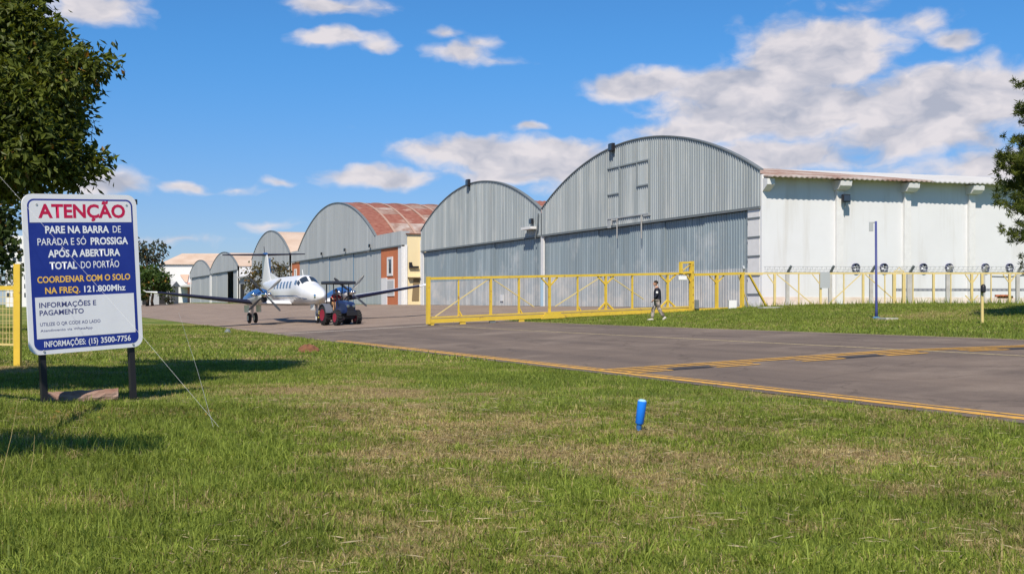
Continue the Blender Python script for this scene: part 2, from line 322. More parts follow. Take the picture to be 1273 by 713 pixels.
def asphalt_mat(name, c1, c2, c3, patch):
    m = bpy.data.materials.new(name); m.use_nodes = True; t = m.node_tree; b = t.nodes['Principled BSDF']; b.inputs['Roughness'].default_value = .88; b.inputs['Specular IOR Level'].default_value = .2
    tc_ = N(t, 'ShaderNodeTexCoord')
    mp = N(t, 'ShaderNodeMapping'); mp.inputs['Rotation'].default_value = (0, 0, R(-23)); t.links.new(tc_.outputs['Object'], mp.inputs[0])
    st = N(t, 'ShaderNodeMapping'); st.inputs['Scale'].default_value = (1.1, .09, 1); t.links.new(mp.outputs[0], st.inputs[0])
    n1 = N(t, 'ShaderNodeTexNoise', inp={'Scale': 1, 'Detail': 6, 'Roughness': .6}); t.links.new(st.outputs[0], n1.inputs['Vector'])
    n2 = N(t, 'ShaderNodeTexNoise', inp={'Scale': 60, 'Detail': 4, 'Roughness': .7}); t.links.new(tc_.outputs['Object'], n2.inputs['Vector'])
    n3 = N(t, 'ShaderNodeTexNoise', inp={'Scale': .35, 'Detail': 7, 'Roughness': .65}); t.links.new(tc_.outputs['Object'], n3.inputs['Vector'])
    r1 = N(t, 'ShaderNodeMapRange', inp={1: .33, 2: .67}); t.links.new(n1.outputs['Fac'], r1.inputs[0])
    x1 = N(t, 'ShaderNodeMix', data_type='RGBA'); t.links.new(r1.outputs[0], x1.inputs[0]); x1.inputs[6].default_value = c1 + (1,); x1.inputs[7].default_value = c2 + (1,)
    r3 = N(t, 'ShaderNodeMapRange', inp={1: .50, 2: .72, 4: patch}); t.links.new(n3.outputs['Fac'], r3.inputs[0])
    x3 = N(t, 'ShaderNodeMix', data_type='RGBA'); t.links.new(r3.outputs[0], x3.inputs[0]); t.links.new(x1.outputs[2], x3.inputs[6]); x3.inputs[7].default_value = c3 + (1,)
    r2 = N(t, 'ShaderNodeMapRange', inp={1: .25, 2: .75, 3: .66, 4: 1.34}); t.links.new(n2.outputs['Fac'], r2.inputs[0])
    vo = N(t, 'ShaderNodeTexVoronoi', feature='DISTANCE_TO_EDGE', inp={'Scale': .33}); wp = N(t, 'ShaderNodeTexNoise', inp={'Scale': 1.3, 'Detail': 5}); t.links.new(tc_.outputs['Object'], wp.inputs['Vector'])
    wa = N(t, 'ShaderNodeMix', data_type='RGBA', blend_type='ADD'); wa.inputs[0].default_value = 1.6; t.links.new(tc_.outputs['Object'], wa.inputs[6]); t.links.new(wp.outputs['Color'], wa.inputs[7]); t.links.new(wa.outputs[2], vo.inputs['Vector'])
    ck = N(t, 'ShaderNodeMapRange', inp={1: .004, 2: .016, 3: .78, 4: 1}); t.links.new(vo.outputs['Distance'], ck.inputs[0])
    cm = N(t, 'ShaderNodeMath', operation='MULTIPLY'); t.links.new(r2.outputs[0], cm.inputs[0]); t.links.new(ck.outputs[0], cm.inputs[1]); r2 = cm
    x2 = N(t, 'ShaderNodeVectorMath', operation='SCALE'); t.links.new(x3.outputs[2], x2.inputs[0]); t.links.new(r2.outputs[0], x2.inputs['Scale'])
    t.links.new(x2.outputs[0], b.inputs['Base Color'])
    bn = N(t, 'ShaderNodeBump', inp={'Strength': .35, 'Distance': .01}); t.links.new(n2.outputs['Fac'], bn.inputs['Height']); t.links.new(bn.outputs[0], b.inputs['Normal'])
    return m
M_ASPH = asphalt_mat('taxiway_asphalt', (.168, .130, .104), (.112, .088, .074), (.215, .170, .136), 1.0)
M_APRON = asphalt_mat('apron_asphalt', (.250, .190, .150), (.205, .155, .124), (.310, .245, .190), .8)
dsub = lambda a, b: [v for v in dl if a <= v <= b]
ssub = lambda a, b: [v for v in sl if a <= v <= b]
tag(sheet('taxiway', dsub(0, 12.3), ssub(-120, 46), .012, M_ASPH), 'grey brown asphalt taxiway running back past the gate', 'taxiway')
tag(sheet('apron', dsub(0, 33), ssub(46, 130), .012, M_APRON), 'brown paved apron before the grey arched hangars', 'apron')
tag(sheet('far_apron', dsub(0, 26), ssub(130, 400), .012, M_APRON), 'far brown apron beside the distant small hangars', 'apron')

# painted markings on the taxiway
def paint_mat(name, c, c2, lo=.52, hi=.66):
    return mat(name, c, .75, c2, (9, 9, 9), .9, lo=lo, hi=hi)
M_PY = paint_mat('yellow_road_paint', (.62, .33, .05), (.26, .18, .10), .46, .68)
M_PYP = paint_mat('pale_centre_paint', (.46, .37, .20), (.20, .165, .12), .45, .66)
M_PW = paint_mat('pale_track_concrete', (.60, .53, .46), (.36, .31, .27), .50, .72)
M_PB = paint_mat('black_marking_paint', (.028, .026, .028), (.07, .06, .06), .52, .7)
def strip(mb, s0, d0, s1, d1, w, lift, n=None):
    """a painted band from (s0,d0) to (s1,d1) in taxiway coordinates that follows the ground"""
    L = math.hypot(s1 - s0, d1 - d0); n = n or max(2, int(L / .5) + 1); ns, nd = -(d1 - d0) / L, (s1 - s0) / L
    vs = []
    cuts = sorted(set([i / n for i in range(n + 1)] + [(q - d0) / (d1 - d0) for q in (3, 7) if d1 != d0 and 0 < (q - d0) / (d1 - d0) < 1]))
    for f in cuts:
        for e in (-.5, .5):
            s_, d_ = s0 + (s1 - s0) * f + ns * w * e, d0 + (d1 - d0) * f + nd * w * e
            x, y = xy(s_, d_); vs.append((x, y, float(Gsd(s_, d_)) + lift))
    k = len(cuts); mb.add(vs, [(2 * i, 2 * i + 1, 2 * i + 3, 2 * i + 2) for i in range(k - 1)])
def marking(name, label, material, strips, lift=.017):
    mb = MB()
    for q in strips: strip(mb, *q, lift)
    o = mb.build(name, material); o['kind'] = 'structure'; return tag(o, label, 'marking')
marking('edge_line', 'double yellow line along the near edge of the taxiway', M_PY, [(-60, .30, 34, .30, .16), (-60, .52, 34, .52, .07)])
marking('far_edge_line', 'faint yellow line along the far grassy edge of the taxiway', M_PYP, [(-60, 12.05, 42, 12.05, .09)])
marking('centre_line', 'thin pale yellow line down the middle of the taxiway', M_PYP, [(-60, 7.3, 42, 7.3, .13)])
def isd(px, py):
    """ground point seen at a pixel, in taxiway coordinates"""
    y = 30.
    for _ in range(60):
        x = atx(px, y); h = CZ - G(x, y) - .014; y = y * .5 + .5 * h * F / max(py - HY, 1)
    return sd(atx(px, y), y)
ha, hb = isd(745, 463.5), isd(1273, 432)
hv = (hb[0] - ha[0], hb[1] - ha[1]); hl = math.hypot(*hv); hd = (hv[0] / hl, hv[1] / hl); hn = (-hd[1], hd[0])
def hold(off, a, b, w): return (ha[0] + hd[0] * a + hn[0] * off, ha[1] + hd[1] * a + hn[1] * off, ha[0] + hd[0] * b + hn[0] * off, ha[1] + hd[1] * b + hn[1] * off, w)
HL = hl * 1.06
marking('holding_position_marking', 'broken and solid orange yellow bars crossing the taxiway', M_PY,
        [hold(-.75, .1, HL, .17), hold(-.35, .4, HL, .17)] + [hold(o, q, q + .95, .17) for o in (.05, .45) for q in np.arange(.5, HL - 1, 1.9)], .022)
marking('black_marking_border', 'black paint patches behind the orange holding bars', M_PB, [hold(.25, q, q + .9, .45) for q in np.arange(1.45, HL - 1, 3.8)] , .0175)
ga, gb = isd(334, 415.5), isd(531, 404.5)
marking('gate_track', 'pale straight rail strip crossing the pavement to the yellow gate', M_PW, [(ga[0], max(ga[1], .1), gb[0], gb[1], .28)], .020)

# ------------------------------------------------------------------ hangars (all fronts stand on one line)
A0 = Vector((15.25, 71.6, 0)); FU = Vector((-.388, .9217, 0)); FO = Vector((-.9217, -.388, 0))      # line origin, along it, out of it
WD = Vector((math.cos(R(17)), math.sin(R(17)), 0)); WN = Vector((WD.y, -WD.x, 0))                    # direction the sheds run back, outward normal of their right walls
def FP(t, o=0, z=0): p = A0 + FU * t + FO * o; return Vector((p.x, p.y, z))
def gz(t, o=0): p = FP(t, o); return G(p.x, p.y)
def tp(px): k = (px - HX) / F; return (A0.x - A0.y * k) / (-FU.x + FU.y * k)
def arch(t0, t1, zc, zp):
    W = (t1 - t0) / 2; h = zp - zc; r = (W * W + h * h) / (2 * h)
    return lambda t: zp - r + math.sqrt(max(r * r - (t - (t0 + t1) / 2) ** 2, 0))
def ribbed(mb, t0, t1, zlo, zhi, o, pitch, depth):
    """corrugated sheet between two height functions"""
    n = max(1, round((t1 - t0) / pitch)); p = (t1 - t0) / n; prof = [(0, 0), (.42, 0), (.55, 1), (.87, 1)]
    ts = [(t0 + (i + a) * p, o + b * depth) for i in range(n) for a, b in prof] + [(t1, o)]
    vs = []
    for t, oo in ts: vs += [FP(t, oo, zlo(t)), FP(t, oo, zhi(t))]
    mb.add(vs, [(2 * i, 2 * i + 2, 2 * i + 3, 2 * i + 1) for i in range(len(ts) - 1)])
def plate(mb, t0, t1, z0, z1, o0, o1):
    mb.add([FP(t, o, z) for t in (t0, t1) for o in (o0, o1) for z in (z0, z1)], [(0, 1, 3, 2), (4, 6, 7, 5), (0, 4, 5, 1), (2, 3, 7, 6), (0, 2, 6, 4), (1, 5, 7, 3)])
def front(h, t0, t1, zh, zc, zp, leaves, pitch=.3, steel=M_STEEL, door=M_STEELD, ta=None, tb=None, opening=None, depth=.06, seam=None):
    """gable wall with an arched top, trim, and the row of sliding door leaves below the header"""
    ta, tb = (t0 if ta is None else ta), (t1 if tb is None else tb)
    af = arch(ta, tb, zc, zp); top = lambda t: af(t) if ta <= t <= tb else zc
    mb = MB(); ribbed(mb, t0, t1, lambda t: zh, top, .14, pitch, depth)
    w = mb.build('gable_wall', steel, h)
    mb = MB(); n = 48; q = [ta + (tb - ta) * i / n for i in range(n + 1)]
    mb.loft([[FP(t, .25, af(t) - .03), FP(t, .25, af(t) + .05), FP(t, -.1, af(t) + .05), FP(t, -.1, af(t) - .03)] for t in q]); mb.build('arch_trim', M_TRIM, h)
    mb = MB(); plate(mb, t0, t1, zh - .16, zh, .03, .21); mb.build('header_beam', M_TRIM, h)
    n = len(leaves) - 1
    for i in range(n):
        a, b = leaves[i], leaves[i + 1]
        if opening and i in opening: continue
        o = (-.04, -.09)[i % 2]; b0 = gz((a + b) / 2) + .03
        split = b0 + 2.45 if door is M_STEELD else b0
        mb = MB(); ribbed(mb, a + .02, b - .02, lambda t: split, lambda t: zh - .2, o, pitch, depth * .8)
        lf = mb.build('door_leaf', door, h)
        if door is M_STEELD: mb = MB(); ribbed(mb, a + .02, b - .02, lambda t: b0, lambda t: split + .03, o + .012, pitch, depth * .8); mb.build('lower_sheet', M_DUST, lf)
        mb = MB(); plate(mb, a + .02, a + (.06 if seam is None else .16), b0, zh - .22, o - .05, o + depth * .8 + .015); mb.build('leaf_edge', seam or door, lf)
    return top
def columns(h, ts, zt, material=M_WHITE, w=.5, o0=-.3, o1=.2):
    for t in ts:
        mb = MB(); plate(mb, t - w / 2, t + w / 2, gz(t) - .4, zt, o0, o1); mb.build('column', material, h)
def back_shell(h, t0, t1, length, ztop, material, right=True, left=True):
    e = WD * length
    if left: mb = MB(); mb.prism([FP(t1 - .05, -.4, -.5), FP(t1 - .05, -.4, ztop), FP(t1 - .35, -.4, ztop), FP(t1 - .35, -.4, -.5)], e); mb.build('far_side_wall', material, h)
    mb = MB(); q0, q1 = FP(t0 + .3, -.4, 0) + e, FP(t1 - .4, -.4, 0) + e
    mb.prism([q0 + Vector((0, 0, -.5)), q1 + Vector((0, 0, -.5)), q1 + Vector((0, 0, ztop)), q0 + Vector((0, 0, ztop))], WD * -.3); mb.build('back_wall', material, h)
def gable_roof(h, t0, t1, ze, zr, length, mats, over=1.1, n=12):
    """low pitched roof of overlapping sheets behind the arched front"""
    tm = (t0 + t1) / 2; thick = .07
    for side in (0, 1):
        e0 = (FP(t0, -.1, ze) + WN * over) if side == 0 else (FP(t1, -.42, ze) - WN * .2); r0 = FP(tm, -.42, zr)
        for i in range(n):
            a, b = length * i / n, length * (i + 1) / n + .12; lift = Vector((0, 0, .012 * (i % 2)))
            k = 8; A, B = [], []
            mb = MB(); rings = []
            for j in range(k * 2 + 1):
                f = a + (b - a) * j / (k * 2); wv = Vector((0, 0, .035 if j % 2 else -.035)) + lift
                p, q = e0 + WD * f + wv, r0 + WD * f + wv
                rings.append([p, q, q - Vector((0, 0, thick)), p - Vector((0, 0, thick))])
            mb.loft(rings); mb.build('roof_sheet', mats[i % len(mats)] if callable(mats) is False else mats(i), h)
def floodlight(h, p, s=.5, d=FO):
    mb = MB(); c = Vector(p); m = Matrix.Rotation(math.atan2(d.y, d.x), 3, 'Z')
    mb.box(c + Vector((0, 0, .25 * s)), (.35 * s, .9 * s, .8 * s), m); f = mb.build('floodlight', M_BLACK, h, bevel=.03)
    mb = MB(); mb.box(c + d * .2 * s + Vector((0, 0, .25 * s)), (.04, .7 * s, .6 * s), m); mb.build('lens', M_GLASS, f)
    mb = MB(); mb.bar(c - d * .1, c - d * .1 + Vector((0, 0, -.7 * s)), .08 * s, .08 * s); mb.build('bracket', M_TRIM, f)

T1, T2 = 32.4, 65.2
# --- nearest hangar with the long white side wall
h1 = thing('hangar', 'large grey arched hangar with long white side wall and round fans', 'hangar', FP(0, 0, gz(0)), 0, 'arched hangars in a row', True)
ZH, ZC, ZP, ZE, ZR = 7.43, 9.65, 13.5, 9.2, 11.75
top1 = front(h1, .0, T1 - .1, ZH, ZC, ZP, [1.4 + (T1 - 1.7) / 6 * i for i in range(7)], .3)
columns(h1, [T1 - .1], ZH - .16, M_WHITE, .55, .0, .14)
mb = MB(); plate(mb, T1 - .39, T1 + .19, gz(T1) - .3, gz(T1) + 2.6, .13, .155); mb.build('column_paint_band', mat('pale_blue_paint', (.42, .58, .68), .6), h1)
mb = MB(); plate(mb, .10, 1.35, .5, ZH - .16, -.1, .13); cp = mb.build('corner_column', M_WHITE, h1)
for i in range(5): mb = MB(); plate(mb, .08, 1.38, 2.0 + i * 1.17, 2.11 + i * 1.17, -.06, .16); mb.build('bracket', M_TRIM, cp)
LEN = 34
mb = MB(); mb.prism([FP(-.10, .10, -.4), FP(-.10, .10, ZE + .15), FP(.08, .10, ZE + .15), FP(.08, .10, -.4)], WD * LEN); mb.build('side_wall', M_WALL, h1)
mb = MB(); mb.prism([FP(-.12, .10, -.3), FP(-.12, .10, 1.9), FP(-.09, .10, 1.9), FP(-.09, .10, -.3)], WD * LEN); mb.build('stained_plinth', M_STAIN, h1)
back_shell(h1, 0, T1, LEN, ZE, M_WALL)
for i, pxp in enumerate((1042, 1126, 1206, 1283)):
    k = (pxp - HX) / F; p0 = FP(-.1, .10, 0); l = (k * p0.y - p0.x) / (WD.x - k * WD.y); c = p0 + WD * l
    m = Matrix.Rotation(R(17), 3, 'Z')
    mb = MB(); mb.box(c + WN * .11 + Vector((0, 0, 4.2)), (.46, .24, 9.2), m); mb.build('pilaster', M_WHITE, h1)
    mb = MB(); q = c + WD * -.35
    mb.prism([q + Vector((0, 0, 8.5)) , q + WN * .55 + Vector((0, 0, 8.55)), q + WN * .8 + Vector((0, 0, 8.75)), q + WN * .85 + Vector((0, 0, 9.05)), q + Vector((0, 0, 9.12))], WD * .8); mb.build('beam_end', M_WHITE, h1)
q = FP(-.1, .10, 0) + WD * .05; mb = MB(); mb.prism([q + Vector((0, 0, 8.3)), q + WN * .6 + Vector((0, 0, 8.7)), q + WN * .6 + Vector((0, 0, 9.05)), q + Vector((0, 0, 9.12))], WD * .5); mb.build('beam_end', M_WHITE, h1)
gable_roof(h1, .05, T1 - .4, ZE, ZR, LEN, lambda i: (M_RUST2, M_RUST2, M_RUST2, M_RUST2, M_GREYROOF)[min(i, 4)], 1.1, 12)
for pxp in (1063, 1098, 1147, 1179, 1224, 1254):
    k = (pxp - HX) / F; p0 = FP(-.1, .10, 0); l = (k * p0.y - p0.x) / (WD.x - k * WD.y); c = p0 + WD * l; c.z = CZ + (HY - 332.5) / F * c.y
    mb = MB(); sg = 22; ring = lambda r, o: [c + WN * o + (WD * math.cos(2 * math.pi * j / sg) + Vector((0, 0, 1)) * math.sin(2 * math.pi * j / sg)) * r for j in range(sg)]
    mb.loft([ring(.27, 0), ring(.27, .16), ring(.22, .16), ring(.22, .03)], cap=False); fan = mb.build('exhaust_fan', mat('navy_fan_housing', (.045, .05, .11), .5), h1)
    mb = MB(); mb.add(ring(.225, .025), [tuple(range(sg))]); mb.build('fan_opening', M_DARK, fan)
    a0 = random.random() * 3
    for b in range(4):
        a = a0 + b * math.pi / 2; mb = MB(); dr = WD * math.cos(a) + Vector((0, 0, 1)) * math.sin(a); pr = WD * -math.sin(a) + Vector((0, 0, 1)) * math.cos(a)
        mb.add([c + WN * .10 + dr * .05 - pr * .03, c + WN * .06 + dr * .21 - pr * .08, c + WN * .13 + dr * .21 + pr * .08, c + WN * .14 + dr * .05 + pr * .04], [(0, 1, 2, 3)]); mb.build('fan_blade', mat('fan_blade_metal', (.55, .57, .62), .35), fan)
floodlight(h1, FP(19.0, .36, top1(19.0) - .25), .75)
k = (1046 - HX) / F; p0 = FP(-.1, .10, 0); l = (k * p0.y - p0.x) / (WD.x - k * WD.y); floodlight(h1, p0 + WD * l + WN * .5 + Vector((0, 0, 7.85)), .6, WN)
# loading hatch framed on the gable
ht0, ht1 = tp(810), tp(758); mb = MB(); O1 = .24
hz0, hz1 = 8.0, 11.75
M_FRM = mat('hatch_frame_steel', (.23, .26, .275), .5, (.30, .33, .34), (2, 2, 2))
def fr(a, b, z0, z1, w=.1, m=M_FRM, nm='hatch_frame', o=O1):
    mb = MB(); plate(mb, a, b, z0, z1, o - .06, o + .015); return mb.build(nm, m, h1)
fr(ht0, ht1, hz1, hz1 + .10); fr(ht0, ht0 + .09, hz0, hz1); fr(ht1 - .09, ht1, hz0, hz1); fr(ht0, ht1, hz0 - .1, hz0, m=M_STEELP)
fr(ht1 - 2.05, ht1 - 1.93, hz0, hz1); fr(ht1 - 1.93, ht1 - .09, hz0 + 1.75, hz0 + 1.84); fr(ht0 + .09, ht0 + 1.8, hz0 + 2.0, hz0 + 2.09); fr(ht0 + 1.72, ht0 + 1.80, hz0 + 2.09, hz1)
fr(ht1 - .6, ht1 - .1, hz0 - .75, hz0 - .16, m=M_STEELP, nm='patched_sheet'); fr(ht0 - .25, ht0 + .8, hz0 - .22, hz0 - .12, m=M_STEELP, nm='bracket'); fr(ht1 - 1.7, ht1 - .7, hz0 - .22, hz0 - .12, m=M_STEELP, nm='bracket')
for tt, zz in ((ht1 - 1.75, 6.4), (ht0 + .95, 6.2), (ht1 - .9, 7.45)):
    mb = MB(); plate(mb, tt, tt + .1, zz, hz0 - .1, O1 + .02, O1 + .06); mb.build('conduit', M_CONC, h1)

# --- second hangar
h2 = thing('hangar', 'grey corrugated arched hangar between the nearest one and the rust roofed one', 'hangar', FP(T1, 0, gz(T1)), 0, 'arched hangars in a row', True)
top2 = front(h2, T1 + .1, T2, ZH, ZC, ZP, [T1 + .5 + (T2 - T1 - .9) / 6 * i for i in range(7)], .38)
columns(h2, [T2 - .3], ZH - .16, M_WHITE, .5, .0, .14); back_shell(h2, T1, T2, 40, ZE, M_WALL)
mb = MB(); mb.prism([FP(T1 + .3, -.42, -.4), FP(T1 + .3, -.42, ZE), FP(T1 + .5, -.42, ZE), FP(T1 + .5, -.42, -.4)], WD * 40); mb.build('side_wall', M_WALL, h2)
gable_roof(h2, T1 + .2, T2 - .4, ZE, ZR + .1, 40, lambda i: (M_RUST2, M_RUST)[i % 2], .05, 10)
floodlight(h2, FP(tp(586), .36, top2(tp(586)) - .1), .8); floodlight(h2, FP(T1 + 1.6, .4, 8.55), .6)
mb = MB(); plate(mb, T1 + .9, T1 + 3.0, 8.0, 8.22, .22, .8); mb.build('drain_spout', M_WHITE, h2)
mb = MB(); mb.tube([FP(T1 + .25, .32, 9.3), FP(T1 + .5, .34, 7.9), FP(T1 + .9, .32, 7.1)], .07, 6); mb.build('downpipe', M_TRIM, h2)

mb = MB(); t_ = tp(623.7); plate(mb, t_ - .35, t_ + .35, 1.75, 2.35, -.02, .02); mb.build('notice_plate', M_WHITE, h2)
# --- third hangar: tall arch, rusty curved roof, orange end bays and cream side wall
T3, T3a, T3b, T3e = 72.7, 83.5, 127.7, 133.0
h3 = thing('hangar', 'tall arched hangar with rusty red curved roof and orange and cream walls', 'hangar', FP(T3, 0, gz(T3)), 0, 'arched hangars in a row', True)
Z3H, Z3C, Z3P = 8.45, 10.1, 15.9
top3 = front(h3, T3, T3e, Z3H, Z3C, Z3P, [T3 + 8.7 + (T3e - 5.5 - T3 - 8.7) / 7 * i for i in range(8)], .7, M_STEELP, M_STEELP, T3a, T3b, None, .04, mat('blue_seam', (.12, .2, .3), .5))
mb = MB(); mb.prism([FP(T3 + .02, .16, Z3H), FP(T3 + .02, .16, Z3C), FP(T3 + .02, -.4, Z3C), FP(T3 + .02, -.4, Z3H)], WD * .5); mb.build('fascia_return', M_STEELP, h3)
for a, b in ((T3 + 1.3, T3 + 8.6), (T3e - 5.4, T3e)):
    mb = MB(); plate(mb, a, b, gz(a) - .3, Z3H - .2, -.3, .05); bay = mb.build('end_bay_wall', M_ORANGE, h3)
    for (u, w, z0, z1) in ((.3, .62, 4.9, 7.2),):
        aa, bb = a + (b - a) * u, a + (b - a) * w
        mb = MB()
        for x0, x1, y0, y1 in ((aa, bb, z0, z0 + .3), (aa, bb, z1 - .3, z1), (aa, aa + .5, z0 + .3, z1 - .3), (bb - .5, bb, z0 + .3, z1 - .3)): plate(mb, x0, x1, y0, y1, .04, .14)
        wn_ = mb.build('window_frame', M_WHITE, bay); mb = MB(); plate(mb, aa + .5, bb - .5, z0 + .3, z1 - .3, .03, .075); mb.build('window_pane', M_GLASS, wn_)
a = T3 + 1.3
mb = MB(); plate(mb, a + 4.6, a + 7.0, gz(a), gz(a) + 3.3, .05, .13); mb.build('door', M_WHITE, h3)
mb = MB(); plate(mb, a + 1.6, a + 4.58, 2.45, 4.5, .05, .12); gw = mb.build('grille_window', M_WHITE, h3)
for i in range(7): mb = MB(); plate(mb, a + 1.9 + i * .36, a + 2.02 + i * .36, 2.65, 4.3, .12, .135); mb.build('grille_slit', M_TRIM, gw)
mb = MB(); plate(mb, T3, T3 + 1.3, gz(T3) - .3, Z3H - .17, -.3, .11); mb.build('corner_column', M_WHITE, h3)
mb = MB(); mb.prism([FP(T3, -.3, -.3), FP(T3, -.3, 9.75), FP(T3 + .3, -.3, 9.75), FP(T3 + .3, -.3, -.3)], WD * 60); sw = mb.build('side_wall', M_CREAM, h3)
mb = MB(); mb.prism([FP(T3, -.3, -.3), FP(T3, -.3, Z3H), FP(T3 - .12, -.3, Z3H), FP(T3 - .12, -.3, -.3)], WD * .3); mb.build('corner_panel', M_WHITE, h3)
wq = lambda l, z: FP(T3, -.3, z) + WD * l + WN * .02
mb = MB(); mb.prism([wq(.5, 5.75), wq(1.65, 5.75), wq(1.65, 5.95), wq(.85, 5.95), wq(.85, 6.4), wq(.5, 6.4)], WN * .3); mb.build('wall_lamp', M_BLACK, h3)
mb = MB(); mb.prism([wq(.85, 1.9), wq(1.7, 1.9), wq(1.75, 4.5), wq(1.05, 4.5)], WN * .06); mb.build('side_doorway', mat('brown_wood', (.22, .16, .09), .9), h3)  # doorway is one flat brown slab set on the cream wall
mb = MB(); mb.prism([wq(.35, 4.62), wq(1.8, 4.62), wq(1.8, 4.75), wq(.35, 4.75)], WN * .5); mb.build('door_canopy', M_CREAM, h3)
c5 = wq(4.9, -.3); mb = MB(); mb.prism([wq(1.85, -.3), wq(2.25, -.3), wq(2.25, 9.0), wq(1.85, 9.0)], WN * .25); mb.build('pilaster', M_WHITE, h3)
af3 = arch(T3a, T3b, Z3C, Z3P); nA, nL, LEN3 = 12, 22, 58
for j in range(nL):
    for i in range(nA):
        ta_, tb_ = T3a + (T3b - T3a) * i / nA, T3a + (T3b - T3a) * (i + 1) / nA
        l0, l1 = LEN3 * j / nL, LEN3 * (j + 1) / nL - .10
        lift = .02 + .03 * ((i + j) % 2)
        pts = [FP(t, 0, af3(t) + lift) + WD * l for t, l in ((ta_, l0), (tb_, l0), (tb_, l1), (ta_, l1))]
        mb = MB(); mb.prism(pts, (0, 0, -.05)); mb.build('roof_sheet', M_RUST if random.random() < (.9 if i > 3 else .55) else M_RUST2, h3)
    mb = MB(); q = [T3a + (T3b - T3a) * i / 32 for i in range(33)]
    mb.loft([[FP(t, 0, af3(t) + .03) + WD * l for l in (l1 - .06, l1 + .22)] + [FP(t, 0, af3(t) + .14) + WD * l for l in (l1 + .22, l1 - .06)] for t in q]); mb.build('roof_rib', mat('pale_rib', (.36, .24, .19), .8), h3)
for j in range(nL):
    for a_, b_, za_, zb_ in ((T3 - .25, T3a - .05, 9.82, 10.12), (T3b + .05, T3e, 10.12, 9.9)):
        mb = MB(); mb.prism([FP(t, -.42, z) + WD * l for t, z, l in ((a_, za_, LEN3 * j / nL), (b_, zb_, LEN3 * j / nL), (b_, zb_, LEN3 * (j + 1) / nL - .08), (a_, za_, LEN3 * (j + 1) / nL - .08))], (0, 0, -.06)); mb.build('lean_roof_sheet', M_RUST2 if j % 3 else M_RUST, h3)
mb = MB(); q = [T3a + (T3b - T3a) * i / 24 for i in range(25)]; mb.loft([[FP(t, -.02, af3(t) - .3), FP(t, -.02, af3(t) - .2)] for t in q], closed=False); mb.build('arch_liner', M_TRIM, h3)
back_shell(h3, T3 + .3, T3e, 58, 10, M_CREAM)
for tt in (tp(403), tp(432), tp(463)): floodlight(h3, FP(tt, .42, Z3H + .35), .5)

# --- three far hangars
def far_hangar(label, t0, t1, zh, zc, zp, leaves, opening, roof, length, steel):
    h = thing('hangar', label, 'hangar', FP(t0, 0, gz(t0)), 0, 'arched hangars in a row', True)
    front(h, t0, t1, zh, zc, zp, leaves, 1.1, steel, steel, None, None, opening, .05)
    columns(h, [t0 + .5, t1 - .5], zh - .2, M_WHITE, .9, .0, .13)
    af = arch(t0 + .2, t1 - .2, zc, zp - .15); n = 20
    mb = MB(); rings = []
    for i in range(n + 1): t = t0 + .2 + (t1 - t0 - .4) * i / n; rings.append([FP(t, 0, af(t)), FP(t, 0, af(t)) + WD * length, FP(t, 0, af(t) - .15) + WD * length, FP(t, 0, af(t) - .15)])
    mb.loft(rings); mb.build('curved_roof', roof, h)
    mb = MB(); mb.prism([FP(t0 + .3, -.3, -.3), FP(t0 + .3, -.3, zc), FP(t0 + .6, -.3, zc), FP(t0 + .6, -.3, -.3)], WD * length); mb.build('side_wall', M_WALL, h)
    back_shell(h, t0, t1, length, zc, M_WALL); return h
far_hangar('pale arched hangar with tan roof behind the airplane tail', 134.5, 168.5, 7.9, 10.0, 14.6, [135.4, 146, 157, 167.6], None, M_TAN, 40, M_STEELP)
far_hangar('distant arched hangar with one dark open door leaf', 184.6, 221.5, 8.6, 9.4, 12.9, [185.6, 190.5, 198, 206, 213, 220.7], (1,), M_TAN, 30, M_STEELP)
far_hangar('farthest small arched hangar at the left end of the row', 222, 257, 8.4, 9.4, 12.4, [223, 231, 239, 247, 256], None, M_TAN, 30, M_STEELP)
# link block between the fourth and fifth hangar
lb = thing('link_shed', 'low pale shed with a dark doorway between two far hangars', 'shed', FP(169, 0, gz(169)), 0, None, True)
mb = MB(); plate(mb, 169, 184.2, gz(175) - .3, 6.8, -6, -.3); mb.build('wall', M_STEELP, lb)
mb = MB(); plate(mb, 168.8, 184.4, 6.8, 7.1, -6.2, .2); mb.build('roof', M_GREYROOF, lb)
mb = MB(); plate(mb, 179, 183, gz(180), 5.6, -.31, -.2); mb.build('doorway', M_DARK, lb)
# far white gabled warehouse seen past the row
wb = at(200, 377, 345); zb = G(wb.x, 345) - .5; xw0, xw1 = atx(198, 345), atx(325, 345)
fw = thing('warehouse', 'long white warehouse with tan roof beyond the farthest hangar', 'warehouse', ((xw0 + xw1) / 2, 345, zb), 0, None, True)
ze_, zr_ = CZ + (HY - 328.5) / F * 345, CZ + (HY - 316) / F * 345 + .6
mb = MB(); mb.box(((xw0 + xw1) / 2, 353, (zb + ze_) / 2), (xw1 - xw0, 16, ze_ - zb)); mb.build('wall', M_WHITE, fw)
mb = MB(); mb.prism([(xw0 - .2, 344.4, ze_), (xw0 + 4.5, 353, zr_), (xw0 - .2, 361.6, ze_)], (xw1 - xw0, 0, 0)); mb.build('roof', M_TAN, fw)
xa, xb = atx(212, 335), atx(241, 335)
mb = MB(); mb.prism([(xa, 336, CZ + (HY - 356) / F * 336), (xb, 336, CZ + (HY - 352) / F * 336), (xb, 336, CZ + (HY - 356.5) / F * 336)], (0, 9, 0)); mb.build('awning', M_GREYROOF, fw)
mb = MB(); x0, x1 = atx(232.5, 344), atx(240, 344); mb.box(((x0 + x1) / 2, 344.8, zb + 3.4), (x1 - x0, .5, 6)); mb.build('door', mat('faded_orange_door', (.62, .28, .2), .8), fw)
